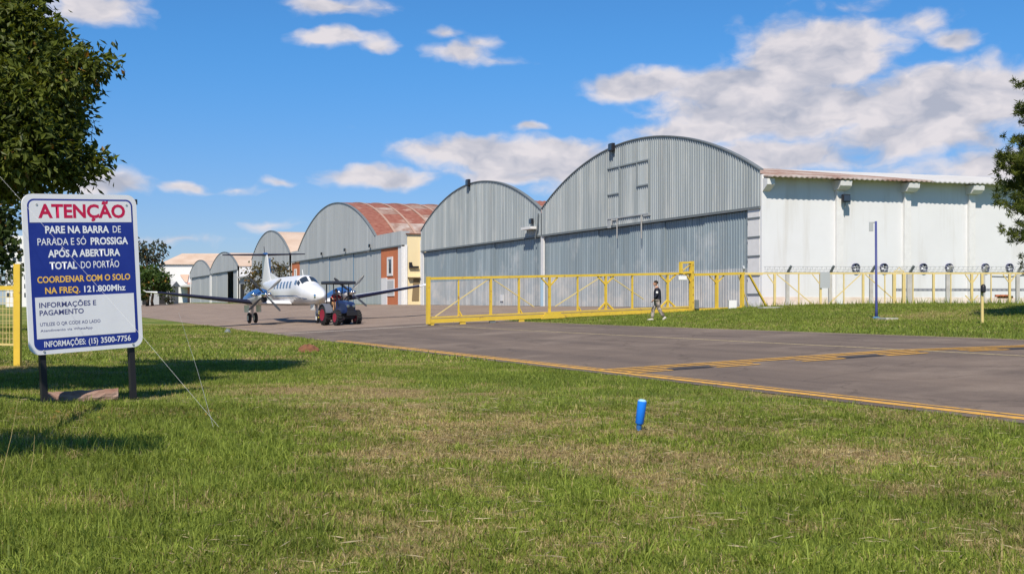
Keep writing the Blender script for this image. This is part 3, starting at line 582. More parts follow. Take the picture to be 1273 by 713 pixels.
mb = MB(); mb.prism([(atx(223, 344), 344.6, CZ + (HY - 341) / F * 344), (atx(234, 344), 344.6, CZ + (HY - 341) / F * 344), (atx(232, 344), 344.6, CZ + (HY - 351) / F * 344), (atx(229, 344), 344.6, CZ + (HY - 350) / F * 344)], (0, .3, 0)); mb.build('stain_panel', mat('faded_rust_panel', (.68, .45, .34), .9), fw)
# low shed with dark doorway under the bushy tree
q = at(185, 377, 250); zb = G(q.x, 250) - .3
sh = thing('shed', 'small pale shed with dark doorway under the bushy green tree', 'shed', (q.x, 250, zb), 0, None, True)
x0, x1 = atx(172, 250), atx(212, 250); z1 = CZ + (HY - 356) / F * 250
mb = MB(); mb.box(((x0 + x1) / 2, 253, (zb + z1) / 2), (x1 - x0, 6, z1 - zb)); mb.build('wall', M_STEELP, sh)
mb = MB(); mb.prism([(x0 - .4, 249.4, z1), (x0 - .4, 253, z1 + 1.2), (x0 - .4, 256.6, z1)], (x1 - x0 + .8, 0, 0)); mb.build('roof', M_GREYROOF, sh)
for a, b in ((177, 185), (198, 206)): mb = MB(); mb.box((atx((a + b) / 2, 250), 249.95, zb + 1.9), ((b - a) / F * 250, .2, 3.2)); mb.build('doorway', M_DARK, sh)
# apartment block far behind the left fence
yb = 330.; xa, xb = atx(7, yb), atx(36, yb)
ab = thing('apartment_building', 'white multi storey apartment block far behind the left fence', 'building', ((xa + xb) / 2, yb, 0), 0, None, True)
zt = CZ + (HY - 293) / F * yb
mb = MB(); mb.box(((xa + xb) / 2, yb + 6, zt / 2), (xb - xa, 12, zt)); mb.build('wall', M_WHITE, ab)
for r_ in range(7):
    for c_ in range(4):
        z_ = zt - 1.6 - r_ * 2.5; x_ = xa + (xb - xa) * (c_ + .5) / 4
        mb = MB(); mb.box((x_, yb - .04, z_), (.95, .12, 1.2)); mb.build('window', M_GLASS, ab)

# ------------------------------------------------------------------ sliding gate
def gz2(p): return G(p.x, p.y)
GL, GR = Vector((-4.08, 56.3, 0)), Vector((13.1, 65.4, 0)); GD = (GR - GL).normalized(); GLEN = (GR - GL).length
def gp(px):      # distance along the gate line for a photo column
    k = (px - HX) / F; return (k * GL.y - GL.x) / (GD.x - k * GD.y)
def GP(l, up, off=0):
    p = GL + GD * l; n = Vector((GD.y, -GD.x, 0)); p = p + n * off
    return Vector((p.x, p.y, .50 + .0335 * l + up))
gate = thing('sliding_gate', 'long yellow steel sliding gate standing half open across the apron', 'gate', GP(0, 0), 0, None, True)
gx1 = gp(858)
mb = MB(); mb.bar(GP(0, 2.18), GP(gx1, 2.10), .14, .12); mb.build('top_rail', M_YEL, gate)
mb = MB(); mb.bar(GP(0, .14), GP(gx1, .14), .14, .21); mb.build('bottom_beam', M_YEL, gate)
mb = MB(); mb.bar(GP(.2, .31), GP(gx1, .31), .2, .06); mb.build('beam_flange', M_YEL, gate)
def gpost(l, w, up0=.28, up1=2.08, nm='post', m=M_YEL):
    mb = MB(); mb.bar(GP(l, up0), GP(l, up1), w, w * .8, Vector((GD.x, GD.y, 0))); return mb.build(nm, m, gate)
gpost(.07, .20, 0, 2.27)
for px, w in ((570, .08), (610, .13), (645, .10), (683, .13), (718, .09), (753, .13), (786, .10), (830, .12)): gpost(gp(px), w)
def gbrace(pa, ua, pb, ub, w=.045, nm='brace', m=M_YELP): mb = MB(); mb.bar(GP(gp(pa), ua), GP(gp(pb), ub), w, w); return mb.build(nm, m, gate)
for q in ((541, .35, 607, 2.06), (613, 2.06, 664, .62), (690, .6, 748, 2.06), (758, 2.06, 800, .8)): gbrace(*q)
for px in (683, 753, 830):
    for sgn in (-1, 1):
        gbrace(px + sgn * 10, 2.06, px, 1.62, .07, 'knee_brace', M_YEL)
        if px != 683: gbrace(px + sgn * 9, .34, px, .72, .08, 'knee_brace', M_YEL)
for px in (570, 645, 718): gbrace(px + 4, .32, px, .62, .06, 'knee_brace', M_YEL)
for px in (536, 575, 612, 648, 684):
    l = gp(px); mb = MB(); mb.lathe([(-.05, .13), (-.05, .16), (.05, .16), (.05, .13)], GP(l, -.06 if px != 536 else .05), Vector((GD.y, -GD.x, 0)), 14); mb.build('roller', M_YEL if px != 612 else M_TRIM, gate)
mb = MB(); mb.prism([GP(gp(671), .0, .12), GP(gp(700), .0, .12), GP(gp(694), .34, .12), GP(gp(677), .34, .12)], Vector((GD.y, -GD.x, 0)) * .05); mb.build('roller_housing', M_YEL, gate)
# gate guide tower
tw = thing('gate_tower', 'perforated yellow guide tower and motor beside the walking person', 'gate frame', GP(gp(850), 0), 0, None, True)
def tb(pa, ua, pb, ub, w, nm, m=M_YEL, off=.35): mb = MB(); mb.bar(GP(gp(pa), ua, off), GP(gp(pb), ub, off), w, w * .7, Vector((GD.x, GD.y, 0)) if pa == pb else Vector((0, 0, 1))); return mb.build(nm, m, tw)
t1_ = tb(855, -.1, 855, 2.75, .24, 'column'); tb(841.5, 2.1, 841.5, 2.72, .18, 'column'); tb(841, 2.68, 856, 2.68, .14, 'cross_bar'); tb(841, 2.15, 856, 2.15, .16, 'cross_bar'); tb(842, 2.2, 854, 2.6, .06, 'brace'); tb(847, 2.12, 855, 1.55, .08, 'brace'); tb(863, .1, 863, 2.1, .2, 'column', M_YEL, -.3)
for i in range(7): mb = MB(); p = GP(gp(855), .1 + i * .4, .44); mb.bar(p, p + Vector((0, 0, .1)), .1, .03, Vector((GD.x, GD.y, 0))); mb.build('bolt_plate', mat('rusty_steel', (.2, .1, .05), .8), t1_)
mb = MB(); p = GP(gp(841.5), 1.85, .5); mb.box(p, (.45, .25, .22)); mb.build('lamp_box', M_WHITE, tw, bevel=.02)
mb = MB(); p = GP(gp(862), .42, .3); mb.box(p, (.22, .2, .5)); mb.build('motor', M_TRIM, tw, bevel=.02)
# fixed guide frame that carries the gate tail
gf = thing('guide_frame', 'fixed yellow guide frame right of the gate tower with end props', 'gate frame', GP(gp(890), 0), 0, None, True)
def fb_(pa, ua, pb, ub, w, nm, m=M_YEL, off=0): mb = MB(); mb.bar(GP(gp(pa), ua, off), GP(gp(pb), ub, off), w, w * .8, Vector((GD.x, GD.y, 0)) if pa == pb else Vector((0, 0, 1))); return mb.build(nm, m, gf)
fb_(859, 2.02, 925, 2.02, .17, 'top_rail'); fb_(859, .1, 922, .1, .2, 'bottom_beam'); fb_(891, .15, 891, 1.95, .17, 'post'); fb_(922.5, -.2, 922.5, 2.08, .2, 'post')
for sgn in (-1, 1): fb_(891 + sgn * 9, 1.93, 891, 1.5, .06, 'knee_brace')
fb_(924, 1.95, 949, -.15, .11, 'prop', M_YEL, .5); fb_(924, 1.9, 938, -.1, .06, 'prop', M_YELP, -.4)
mb = MB(); p = GP(gp(924.5), 2.3, 0); mb.box(p, (.1, .3, .16), Matrix.Rotation(R(35), 3, 'X')); mb.bar(p, p - Vector((0, 0, .25)), .04, .04); mb.build('camera_head', M_STEELP, gf)
mb = MB(); p = GP(gp(896), 0, 1.0); p.z = gz2(p) + .24; mb.box(p, (.42, .3, .5)); one(mb, 'junction_box', 'small white box standing in the grass before the guide frame', 'box', M_WHITE, (p.x, p.y, p.z - .25))

# ------------------------------------------------------------------ yellow fence and concrete posts before the white wall
FY = 66.0
fe = thing('fence', 'faded yellow railing fence with braces in front of the white wall', 'fence', (20, FY, 1.4), 0, None, True)
def fpnt(px, py, y=FY): return at(px, py, y)
mb = MB(); mb.bar(fpnt(926, 339.6), fpnt(1330, 339.6), .09, .09); mb.build('top_rail', M_YELP, fe)
mb = MB(); mb.bar(at(858, 340.6, 67.5), fpnt(948, 340.6, 67.5), .07, .09); mb.build('top_rail', M_YELP, fe)
for px, w in ((963, .13), (993, .07), (1020, .12), (1049, .07), (1073, .12), (1100, .06), (1111.5, .17), (1123.5, .17), (1135, .06), (1160.5, .12), (1182, .06), (1208, .13), (1232, .06), (1255, .12), (1285, .07), (1310, .12)):
    mb = MB(); mb.bar(fpnt(px, 385), fpnt(px, 340.3), w, w, Vector((0, 1, 0))); mb.build('post', M_YELP, fe)
for a, b in (((954, 341), (963, 354)), ((1010, 341), (1020, 354)), ((1070, 341), (1030, 378)), ((1076, 341), (1118, 378)), ((966, 341), (1010, 378)), ((1200, 341), (1208, 353)), ((1216, 341), (1208, 353)), ((1200, 367), (1208, 375)), ((1216, 367), (1208, 375)), ((1247, 341), (1255, 352)), ((1263, 341), (1255, 352))):
    mb = MB(); mb.bar(fpnt(*a), fpnt(*b), .06, .05); mb.build('brace', M_YELP, fe)
mb = MB(); a = fpnt(1025, 348); mb.box(a + Vector((0, -.1, 0)), (.55, .03, .9)); mb.build('grey_plate', M_STEELP, fe)
mb = MB(); mb.bar(fpnt(1111, 337), fpnt(1124, 337), .06, .06); mb.bar(fpnt(1112, 339), fpnt(1118, 332), .03, .03); mb.bar(fpnt(1118, 332), fpnt(1124, 339), .03, .03); mb.build('gate_head', M_YELP, fe)
cf = thing('concrete_post_fence', 'thin concrete posts with bent tips and razor wire near the white wall', 'fence', (20, 68, 1.3), 0, None, True)
for px in (979, 1032, 1083, 1131, 1178, 1222, 1265, 1310):
    mb = MB(); b0, b1, b2 = at(px, 388, 68), at(px, 338.5, 68), at(px + 3.4, 330.5, 68)
    mb.bar(b0, b1, .20 if px != 1131 else .34, .16, Vector((0, 1, 0))); pst = mb.build('post', M_CONC, cf)
    mb = MB(); mb.bar(b1 - Vector((0, 0, .02)), b2 + Vector((0, -.25, 0)), .13, .12, Vector((0, 1, 0))); mb.build('bent_tip', M_TRIM if px in (979, 1032, 1083, 1131) else M_CONC, pst)
for q, dy in ((331, -.2), (334.5, -.1), (338, 0)):
    mb = MB(); mb.tube([at(px, q + (.35 if i % 2 else 0), 68 + dy) for i, px in enumerate(range(950, 1330, 22))], .012, 4); mb.build('wire', M_WIRE, cf)
coil = []
for i in range(1300):
    a = i * .62; coil.append(at(950 + i * .29, 334.5, 67.9) + Vector((.12 * math.sin(a * .5), .18 * math.sin(a), .17 * math.cos(a))))
mb = MB(); mb.tube(coil, .007, 3); mb.build('razor_wire', M_WIRE, cf)
mb = MB(); a, b = at(1114, 360, 69.2), at(1330, 360, 69.2); mb.bar(a, b, .25, .16); one(mb, 'pipe_ledge', 'grey horizontal ledge low behind the yellow fence', 'ledge', mat('grey_ledge', (.25, .26, .29), .7), (a.x, a.y, a.z))
mb = MB(); a, b = at(1233, 343.5, 69.4), at(1300, 342, 69.4); mb.tube([a, a.lerp(b, .3) + Vector((0, 0, -.05)), a.lerp(b, .6) + Vector((0, 0, .03)), b], .05, 6); one(mb, 'cable_run', 'dark sagging cable behind the right end of the yellow fence', 'cable', M_TRIM, (a.x, a.y, a.z))
mb = MB()
for i in range(6): mb.box(at(1240 + i * 3.2, 367.5 + (i % 2) * 1.6, 70.5), (.26, .2, .14))
one(mb, 'brick_pile', 'orange bricks stacked against the wall at the right edge', 'bricks', M_ORANGE, at(1248, 372, 70.5))

# blue pole with a small plate, short yellow post with black lamp, small slabs in the bank
bp = at(1089.5, 391, 45); bp.z = G(bp.x, 45)
po = thing('pole', 'thin blue metal pole with a small grey plate near its top', 'pole', bp, 0, None, True)
tpz = CZ + (HY - 275) / F * 45
mb = MB(); mb.tube([bp, bp + Vector((0, 0, .35)), Vector((bp.x - .02, bp.y, tpz))], [.07, .05, .045], 8); mb.build('shaft', mat('blue_pole_paint', (.04, .05, .19), .5, (.07, .09, .24), (3, 3, 1)), po, True)
mb = MB(); mb.box(at(1083, 281.5, 45), (.16, .03, .36)); mb.build('plate', M_STEELP, po, bevel=.008)
mb = MB(); mb.box(at(1085.5, 276.5, 45), (.16, .02, .03)); mb.build('bracket', M_TRIM, po)
mb = MB(); mb.lathe([(0, .15), (.05, .15), (.08, .08)], bp, (0, 0, 1), 12); mb.build('base', mat('blue_base', (.08, .2, .33), .6), po)
p = at(1221, 401, 38); p.z = G(p.x, 38)
yp = thing('marker_post', 'short pale yellow post with a small black lamp at right', 'post', p, 0, None, True)
zt_ = CZ + (HY - 340) / F * 38
mb = MB(); mb.bar(p - Vector((0, 0, .1)), Vector((p.x - .01, p.y, zt_)), .075, .075, Vector((0, 1, 0))); mb.build('shaft', M_YELP, yp)
mb = MB(); mb.lathe([(0, .05), (.03, .08), (.2, .08), (.25, .05), (.27, .02)], Vector((p.x, p.y - .09, CZ + (HY - 363.5) / F * 38)), (0, 0, 1), 12); mb.build('lamp', M_BLACK, yp, 40)
for px, py, y, w, lab in ((958, 384, 60, 1.1, 'pale concrete slab in the grass beside the gate props'), (1103, 393.5, 44, .5, 'small white slab in the grass beside the blue pole')):
    q = at(px, py, y); q.z = G(q.x, y) + .03; mb = MB(); mb.box(q, (w, .7, .07), Matrix.Rotation(R(12), 3, 'Z')); o = one(mb, 'concrete_slab', lab, 'slab', M_CONC, (q.x, q.y, q.z - .035))

# left fence end post and mesh panel
p = at(22, 448, 27.4); p.z = G(p.x, 27.4)
lf = thing('fence', 'yellow mesh fence with coiled wire left of the sign', 'fence', p, 0, None, True)
zt_ = CZ + (HY - 328) / F * 27.4
mb = MB(); mb.bar(p - Vector((0, 0, .1)), Vector((p.x, p.y, zt_)), .15, .12, Vector((0, 1, 0))); mb.build('post', M_YEL, lf)
e = Vector((-6.5, 4.0, 0)); q0 = Vector((p.x, p.y + .12, 0))
ztr = CZ + (HY - 357.5) / F * 27.4
mb = MB(); mb.bar(q0 + Vector((0, 0, ztr)), q0 + e + Vector((0, 0, ztr)), .06, .10); mb.build('top_rail', M_YEL, lf)
mb = MB(); mb.bar(q0 + Vector((0, 0, .5)), q0 + e + Vector((0, 0, .5)), .04, .05); mb.build('bottom_rail', M_YELP, lf)
for f in (.13, .4, .75): mb = MB(); mb.bar(q0 + e * f, q0 + e * f + Vector((0, 0, ztr)), .045, .04, Vector((0, 1, 0))); mb.build('post', M_YEL, lf)
mb = MB()
for i in range(60): mb.tube([q0 + e * (i / 60) + Vector((0, 0, .5)), q0 + e * (i / 60) + Vector((0, 0, ztr))], .006, 3)
for i in range(10): mb.tube([q0 + Vector((0, 0, .5 + i * .14)), q0 + e + Vector((0, 0, .5 + i * .14))], .006, 3)
mb.build('mesh_panel', M_YELP, lf)['kind'] = 'stuff'
coil = [q0 + e * (i / 420) + Vector((.0, 0, ztr + .19)) + Vector((e.x, e.y, 0)).normalized() * .10 * math.cos(i * .5) + Vector((0, .03 * math.cos(i * .25), .13 * math.sin(i * .5))) for i in range(420)]
mb = MB(); mb.tube(coil, .016, 4); mb.build('coiled_wire', M_TRIM, lf)

# ------------------------------------------------------------------ information sign
SW, SH, SZ = 1.73, 2.28, .77
SC = Vector((-6.17, 17.2, 0)); sg = thing('information_sign', 'white and blue portuguese warning sign on two black legs in grass', 'sign', SC, R(47))
sg.rotation_euler = (0, R(-3), R(45.5))
def rrect(x0, x1, z0, z1, r, n=6):
    pts = []
    for cx, cz, a in ((x1 - r, z1 - r, 0), (x0 + r, z1 - r, 90), (x0 + r, z0 + r, 180), (x1 - r, z0 + r, 270)):
        pts += [(cx + r * math.cos(R(a + 90 * i / n)), cz + r * math.sin(R(a + 90 * i / n))) for i in range(n + 1)]
    return pts
def slab(pts, y0, y1): return MB().prism([(x, y0, z) for x, z in pts], (0, y1 - y0, 0))
M_SWH = mat('sign_white', (.74, .75, .79), .5, (.68, .69, .73), (3, 3, 3), .6); M_SBL = mat('sign_blue', (.014, .032, .24), .45, (.02, .042, .27), (4, 4, 4), .7)
hw = SW / 2
panel = slab(rrect(-hw, hw, SZ, SZ + SH, .15), -.015, .015).build('panel', M_SWH, sg)
bl = slab(rrect(-hw + .07, hw - .07, SZ + .065, SZ + SH - .07, .10), -.018, -.0145).build('blue_field', M_SBL, panel)
slab(rrect(-hw + .095, hw - .095, SZ + SH * .822, SZ + SH - .095, .08)[0:14] + [(-hw + .095, SZ + SH * .822), (hw - .095, SZ + SH * .822)], -.0205, -.0178).build('title_field', M_SWH, panel)
slab([(-hw + .115, SZ + .225), (hw - .115, SZ + .225), (hw - .115, SZ + SH * .357), (-hw + .115, SZ + SH * .357)], -.0205, -.0178).build('contact_field', M_SWH, panel)
for sx in (-.66, .70):
    mb = MB(); mb.box((sx, .055, 1.2), (.085, .07, 2.6)); mb.build('leg', M_BLACK, sg)
mb = MB(); mb.box((hw + .01, .05, SZ + SH - .1), (.06, .05, .08)); mb.build('corner_clip', M_BLACK, sg)
for bx_, bz_ in ((-.66, .10), (.70, .10), (-.66, 2.18), (.70, 2.18)): MB().lathe([(0, .018), (.012, .016)], (bx_, -.015, SZ + bz_ - .05), (0, -1, 0), 8).build('bolt', M_STEELP, panel)
dg = bpy.context.evaluated_depsgraph_get
def text(body, x0, x1, z, hgt, material, bold=.02, y=-.0215):
    cu = bpy.data.curves.new('t', 'FONT'); cu.body = body; cu.size = 1; cu.offset = bold; cu.extrude = .0; cu.resolution_u = 3
    o = bpy.data.objects.new('t', cu); col.objects.link(o); bpy.context.view_layer.update()
    me = bpy.data.meshes.new_from_object(o.evaluated_get(dg())); bpy.data.objects.remove(o)
    v = np.empty(len(me.vertices) * 3, np.float32); me.vertices.foreach_get('co', v); v = v.reshape(-1, 3)
    a, b = v[:, 0].min(), v[:, 0].max(); out = np.empty_like(v)
    out[:, 0] = x0 + (v[:, 0] - a) / (b - a) * (x1 - x0); out[:, 2] = z + v[:, 1] / .73 * hgt; out[:, 1] = y
    me.vertices.foreach_set('co', out.ravel()); me.update(); me.materials.append(material)
    t = bpy.data.objects.new('lettering', me); col.objects.link(t); t.parent = panel; return t
M_RED = mat('sign_red', (.50, .012, .07), .5); M_TW = mat('sign_text_white', (.80, .82, .86), .5); M_TY = mat('sign_text_yellow', (.85, .52, .10), .5); M_TB = mat('sign_text_navy', (.06, .07, .20), .5)
U_ = lambda a: -hw + .115 + (SW - .23) * a
zt2 = lambda a: SZ + SH * a
text('ATENÇÃO', U_(.07), U_(.95), zt2(.853), .195, M_RED, .035)
text('PARE NA BARRA', U_(.13), U_(.77), zt2(.755), .105, M_TW, .03); text('DE', U_(.81), U_(.895), zt2(.755), .105, M_TW, .004)
text('PARADA E SÓ', U_(.05), U_(.53), zt2(.68), .105, M_TW, .004); text('PROSSIGA', U_(.575), U_(.965), zt2(.68), .105, M_TW, .03)
text('APÓS A ABERTURA', U_(.145), U_(.875), zt2(.605), .105, M_TW, .03)
text('TOTAL', U_(.155), U_(.425), zt2(.53), .105, M_TW, .03); text('DO PORTÃO', U_(.465), U_(.86), zt2(.53), .105, M_TW, .004)
text('COORDENAR COM O SOLO', U_(.03), U_(.97), zt2(.447), .092, M_TY, .022)
text('NA FREQ.', U_(.10), U_(.445), zt2(.378), .092, M_TY, .022); text('121.800Mhz', U_(.485), U_(.915), zt2(.378), .092, M_TW, .022)
text('INFORMAÇÕES E', U_(.035), U_(.60), zt2(.292), .075, M_TB, .02); text('PAGAMENTO', U_(.035), U_(.47), zt2(.244), .075, M_TB, .02)
text('UTILIZE O QR CODE AO LADO', U_(.035), U_(.635), zt2(.178), .05, M_TB, .008); text('Atendimento', U_(.035), U_(.28), zt2(.142), .036, M_TB, .004); text('via', U_(.295), U_(.345), zt2(.142), .036, M_TB, .004); text('WhatsApp', U_(.36), U_(.55), zt2(.142), .036, M_TB, .004)
text('INFORMAÇÕES:', U_(.065), U_(.475), zt2(.046), .085, M_TW, .014); text('(15)', U_(.505), U_(.60), zt2(.046), .085, M_TW, .014); text('3500-7756', U_(.63), U_(.945), zt2(.046), .085, M_TW, .014)
# half-buried log behind the sign
c = Vector((-6.42, 17.5, .06)); mb = MB(); dr = Vector((.93, .30, .04)).normalized(); n = 13; rings = []
up = Vector((0, 0, 1)); sdv = dr.cross(up).normalized()
for i in range(n):
    f = i / (n - 1) - .5; p = c + dr * f * (1.05)
    rings.append([p + sdv * math.cos(2 * math.pi * k / 14) * (.12 + .012 * math.sin(i * 1.7 + k * 2)) + up * math.sin(2 * math.pi * k / 14) * (.105 + .014 * math.sin(i * 2.3 + k * 3.1)) for k in range(14)])
mb.loft(rings); one(mb, 'log', 'weathered red brown log lying in grass between the sign legs', 'log', mat('weathered_log', (.20, .105, .075), .95, (.30, .22, .18), (3, 3, 9), .9, bump=.5), c)

# guy wire and taxiway edge light
a = at(277, 536, 13.4); a.z = 0; mid = at(183, 425, 14.3); b = at(20, 242, 15.6); b2 = b + (b - mid) * 1.2
mb = MB(); mb.tube([a, mid, b, b2], .0015, 4); one(mb, 'guy_wire', 'thin grey guy wire slanting past the sign down into the grass', 'wire', M_WIRE, a)
p = at(793.5, 536, 13.35); p.z = 0
bl_ = thing('edge_light', 'small bright blue taxiway edge light stake leaning in the grass', 'edge light', p); bl_.rotation_euler = (R(3), R(7), 0)
M_BLU = mat('bright_blue_plastic', (.012, .19, .80), .4, (.02, .22, .75), (20, 20, 20), .5); M_BLU2 = mat('dark_blue_stake', (.03, .12, .32), .5)
mb = MB(); mb.lathe([(-.05, .030), (.10, .030), (.10, .026)], (0, 0, 0), (0, 0, 1), 12); mb.build('stake', M_BLU2, bl_, 40)
mb = MB(); mb.lathe([(.09, .036), (.105, .048), (.34, .052), (.355, .050)], (0, 0, 0), (0, 0, 1), 16); bd = mb.build('lamp_body', M_BLU, bl_, 40)
mb = MB(); mb.lathe([(.353, .047), (.366, .045), (.375, .025)], (0, 0, 0), (0, 0, 1), 16); mb.build('cap', mat('pale_blue_cap', (.35, .62, .85), .3), bd, 40)
# termite mound and a dark stone at the road edge
def mound(name, px, py, y, r, h, label, cat, m, seed):
    p = at(px, py, y); p.z = G(p.x, y); mb = MB(); rings = []; rr = random.Random(seed)
    for j, (a, b) in enumerate(((1.05, -.1), (1, .15), (.85, .5), (.6, .8), (.3, .97), (.05, 1.02))):
        rings.append([p + Vector((r * a * math.cos(k * 2 * math.pi / 16) * rr.uniform(.85, 1.15), r * a * math.sin(k * 2 * math.pi / 16) * rr.uniform(.85, 1.15), h * b * rr.uniform(.85, 1.12))) for k in range(16)])
    mb.loft(rings); one(mb, name, label, cat, m, p)
mound('termite_mound', 383, 434, 36, .34, .22, 'small red brown earth mound in grass near the taxiway edge', 'mound', mat('red_earth', (.20, .085, .045), .95, (.13, .06, .035), (9, 9, 9), .8, bump=.6), 3)
mound('stone', 283, 409.5, 58, .16, .2, 'small dark stone on the pavement edge in front of the airplane', 'stone', M_TRIM, 4)

# ------------------------------------------------------------------ airplane (local axes: x towards its left wing, y towards its tail, z up)
pl = thing('airplane', 'white twin propeller airplane with blue engines being towed on the apron', 'airplane', (-10.75, 67.0, .38), R(26)); pl.rotation_euler = (0, R(-1.7), R(26))
M_APW = mat('airplane_white', (.70, .70, .71), .25, (.64, .64, .65), (2, 2, 2), .5, spec=.5); M_APB = mat('engine_blue', (.022, .075, .23), .25, (.035, .11, .29), (3, 3, 3), .6, spec=.5)
M_BOOT = mat('deicing_boot', (.012, .012, .03), .35); M_BELLY = mat('pale_belly', (.55, .56, .58), .35)
FS = [(0, 1.50, .03, .03), (.12, 1.50, .17, .16), (.4, 1.51, .34, .33), (.9, 1.54, .50, .48), (1.5, 1.60, .60, .57), (2.1, 1.66, .67, .64), (2.5, 1.74, .69, .72), (2.95, 1.86, .71, .86), (3.4, 1.90, .72, .91), (4.5, 1.90, .72, .91), (8.2, 1.90, .72, .90), (9.4, 1.97, .62, .78), (10.6, 2.08, .46, .60), (11.8, 2.20, .30, .42), (13.0, 2.32, .14, .24), (13.7, 2.38, .04, .08)]
fy = [q[0] for q in FS]
def sect(y): return [float(np.interp(y, fy, [q[k] for q in FS])) for k in (1, 2, 3)]
def sp_(y, a, off=0):      # point of the fuselage skin at station y and angle a (0 = top, 90 = left)
    zc, rx, rz = sect(y); ca, sa = math.cos(a), math.sin(a); e = .86
    return Vector(((rx + off) * math.copysign(abs(sa) ** e, sa), y, zc + (rz + off) * math.copysign(abs(ca) ** e, ca)))
ys = sorted(set(fy + list(np.arange(.2, 13.7, .3))))
fus = MB().loft([[sp_(y, 2 * math.pi * k / 28) for k in range(28)] for y in ys]).build('fuselage', M_APW, pl, True)
def patch(y0, y1, a0, a1, off, nm, m, n=5, skew=0.):
    mb = MB(); vs = []
    for i in range(n + 1):
        for j in range(n + 1):
            f, g = i / n, j / n; vs.append(sp_(y0 + (y1 - y0) * f + skew * g, R(a0 + (a1 - a0) * g), off))
    mb.add(vs, [(i * (n + 1) + j, (i + 1) * (n + 1) + j, (i + 1) * (n + 1) + j + 1, i * (n + 1) + j + 1) for i in range(n) for j in range(n)]); return mb.build(nm, m, fus, True)
for sgn in (-1, 1):
    patch(2.42, 2.98, sgn * 4, sgn * 42, .008, 'windshield', M_GLASS, 5, .0)
    patch(2.66, 3.05, sgn * 46, sgn * 64, .008, 'side_window', M_GLASS, 5)
    patch(3.12, 3.5, sgn * 50, sgn * 70, .008, 'side_window', mat('tinted_cabin_glass', (.11, .16, .24), .1), 4)
    for i in range(6): patch(4.2 + i * .72, 4.55 + i * .72, sgn * 55, sgn * 82, .008, 'cabin_window', mat('tinted_cabin_glass', (.11, .16, .24), .1), 4)
    patch(1.3, 9.5, sgn * 104, sgn * 108, .006, 'stripe', M_APB, 16); patch(1.6, 9.3, sgn * 113, sgn * 115, .006, 'stripe', mat('gold_stripe', (.35, .30, .2), .4), 16)
    patch(.35, .5, sgn * 70, sgn * 100, .01, 'landing_lamp', M_CHROME, 3)
patch(1.0, 9.0, 150, 210, .004, 'belly_panel', M_BELLY, 10)
def foil(c, th, n=9):
    xs = [0, .02, .08, .2, .4, .65, 1]; tt = [0, .35, .7, .95, 1, .65, .03]
    return [(x * c, t * th * .62) for x, t in zip(xs, tt)] + [(x * c, -t * th * .38) for x, t in list(zip(xs, tt))[::-1][:-1]]
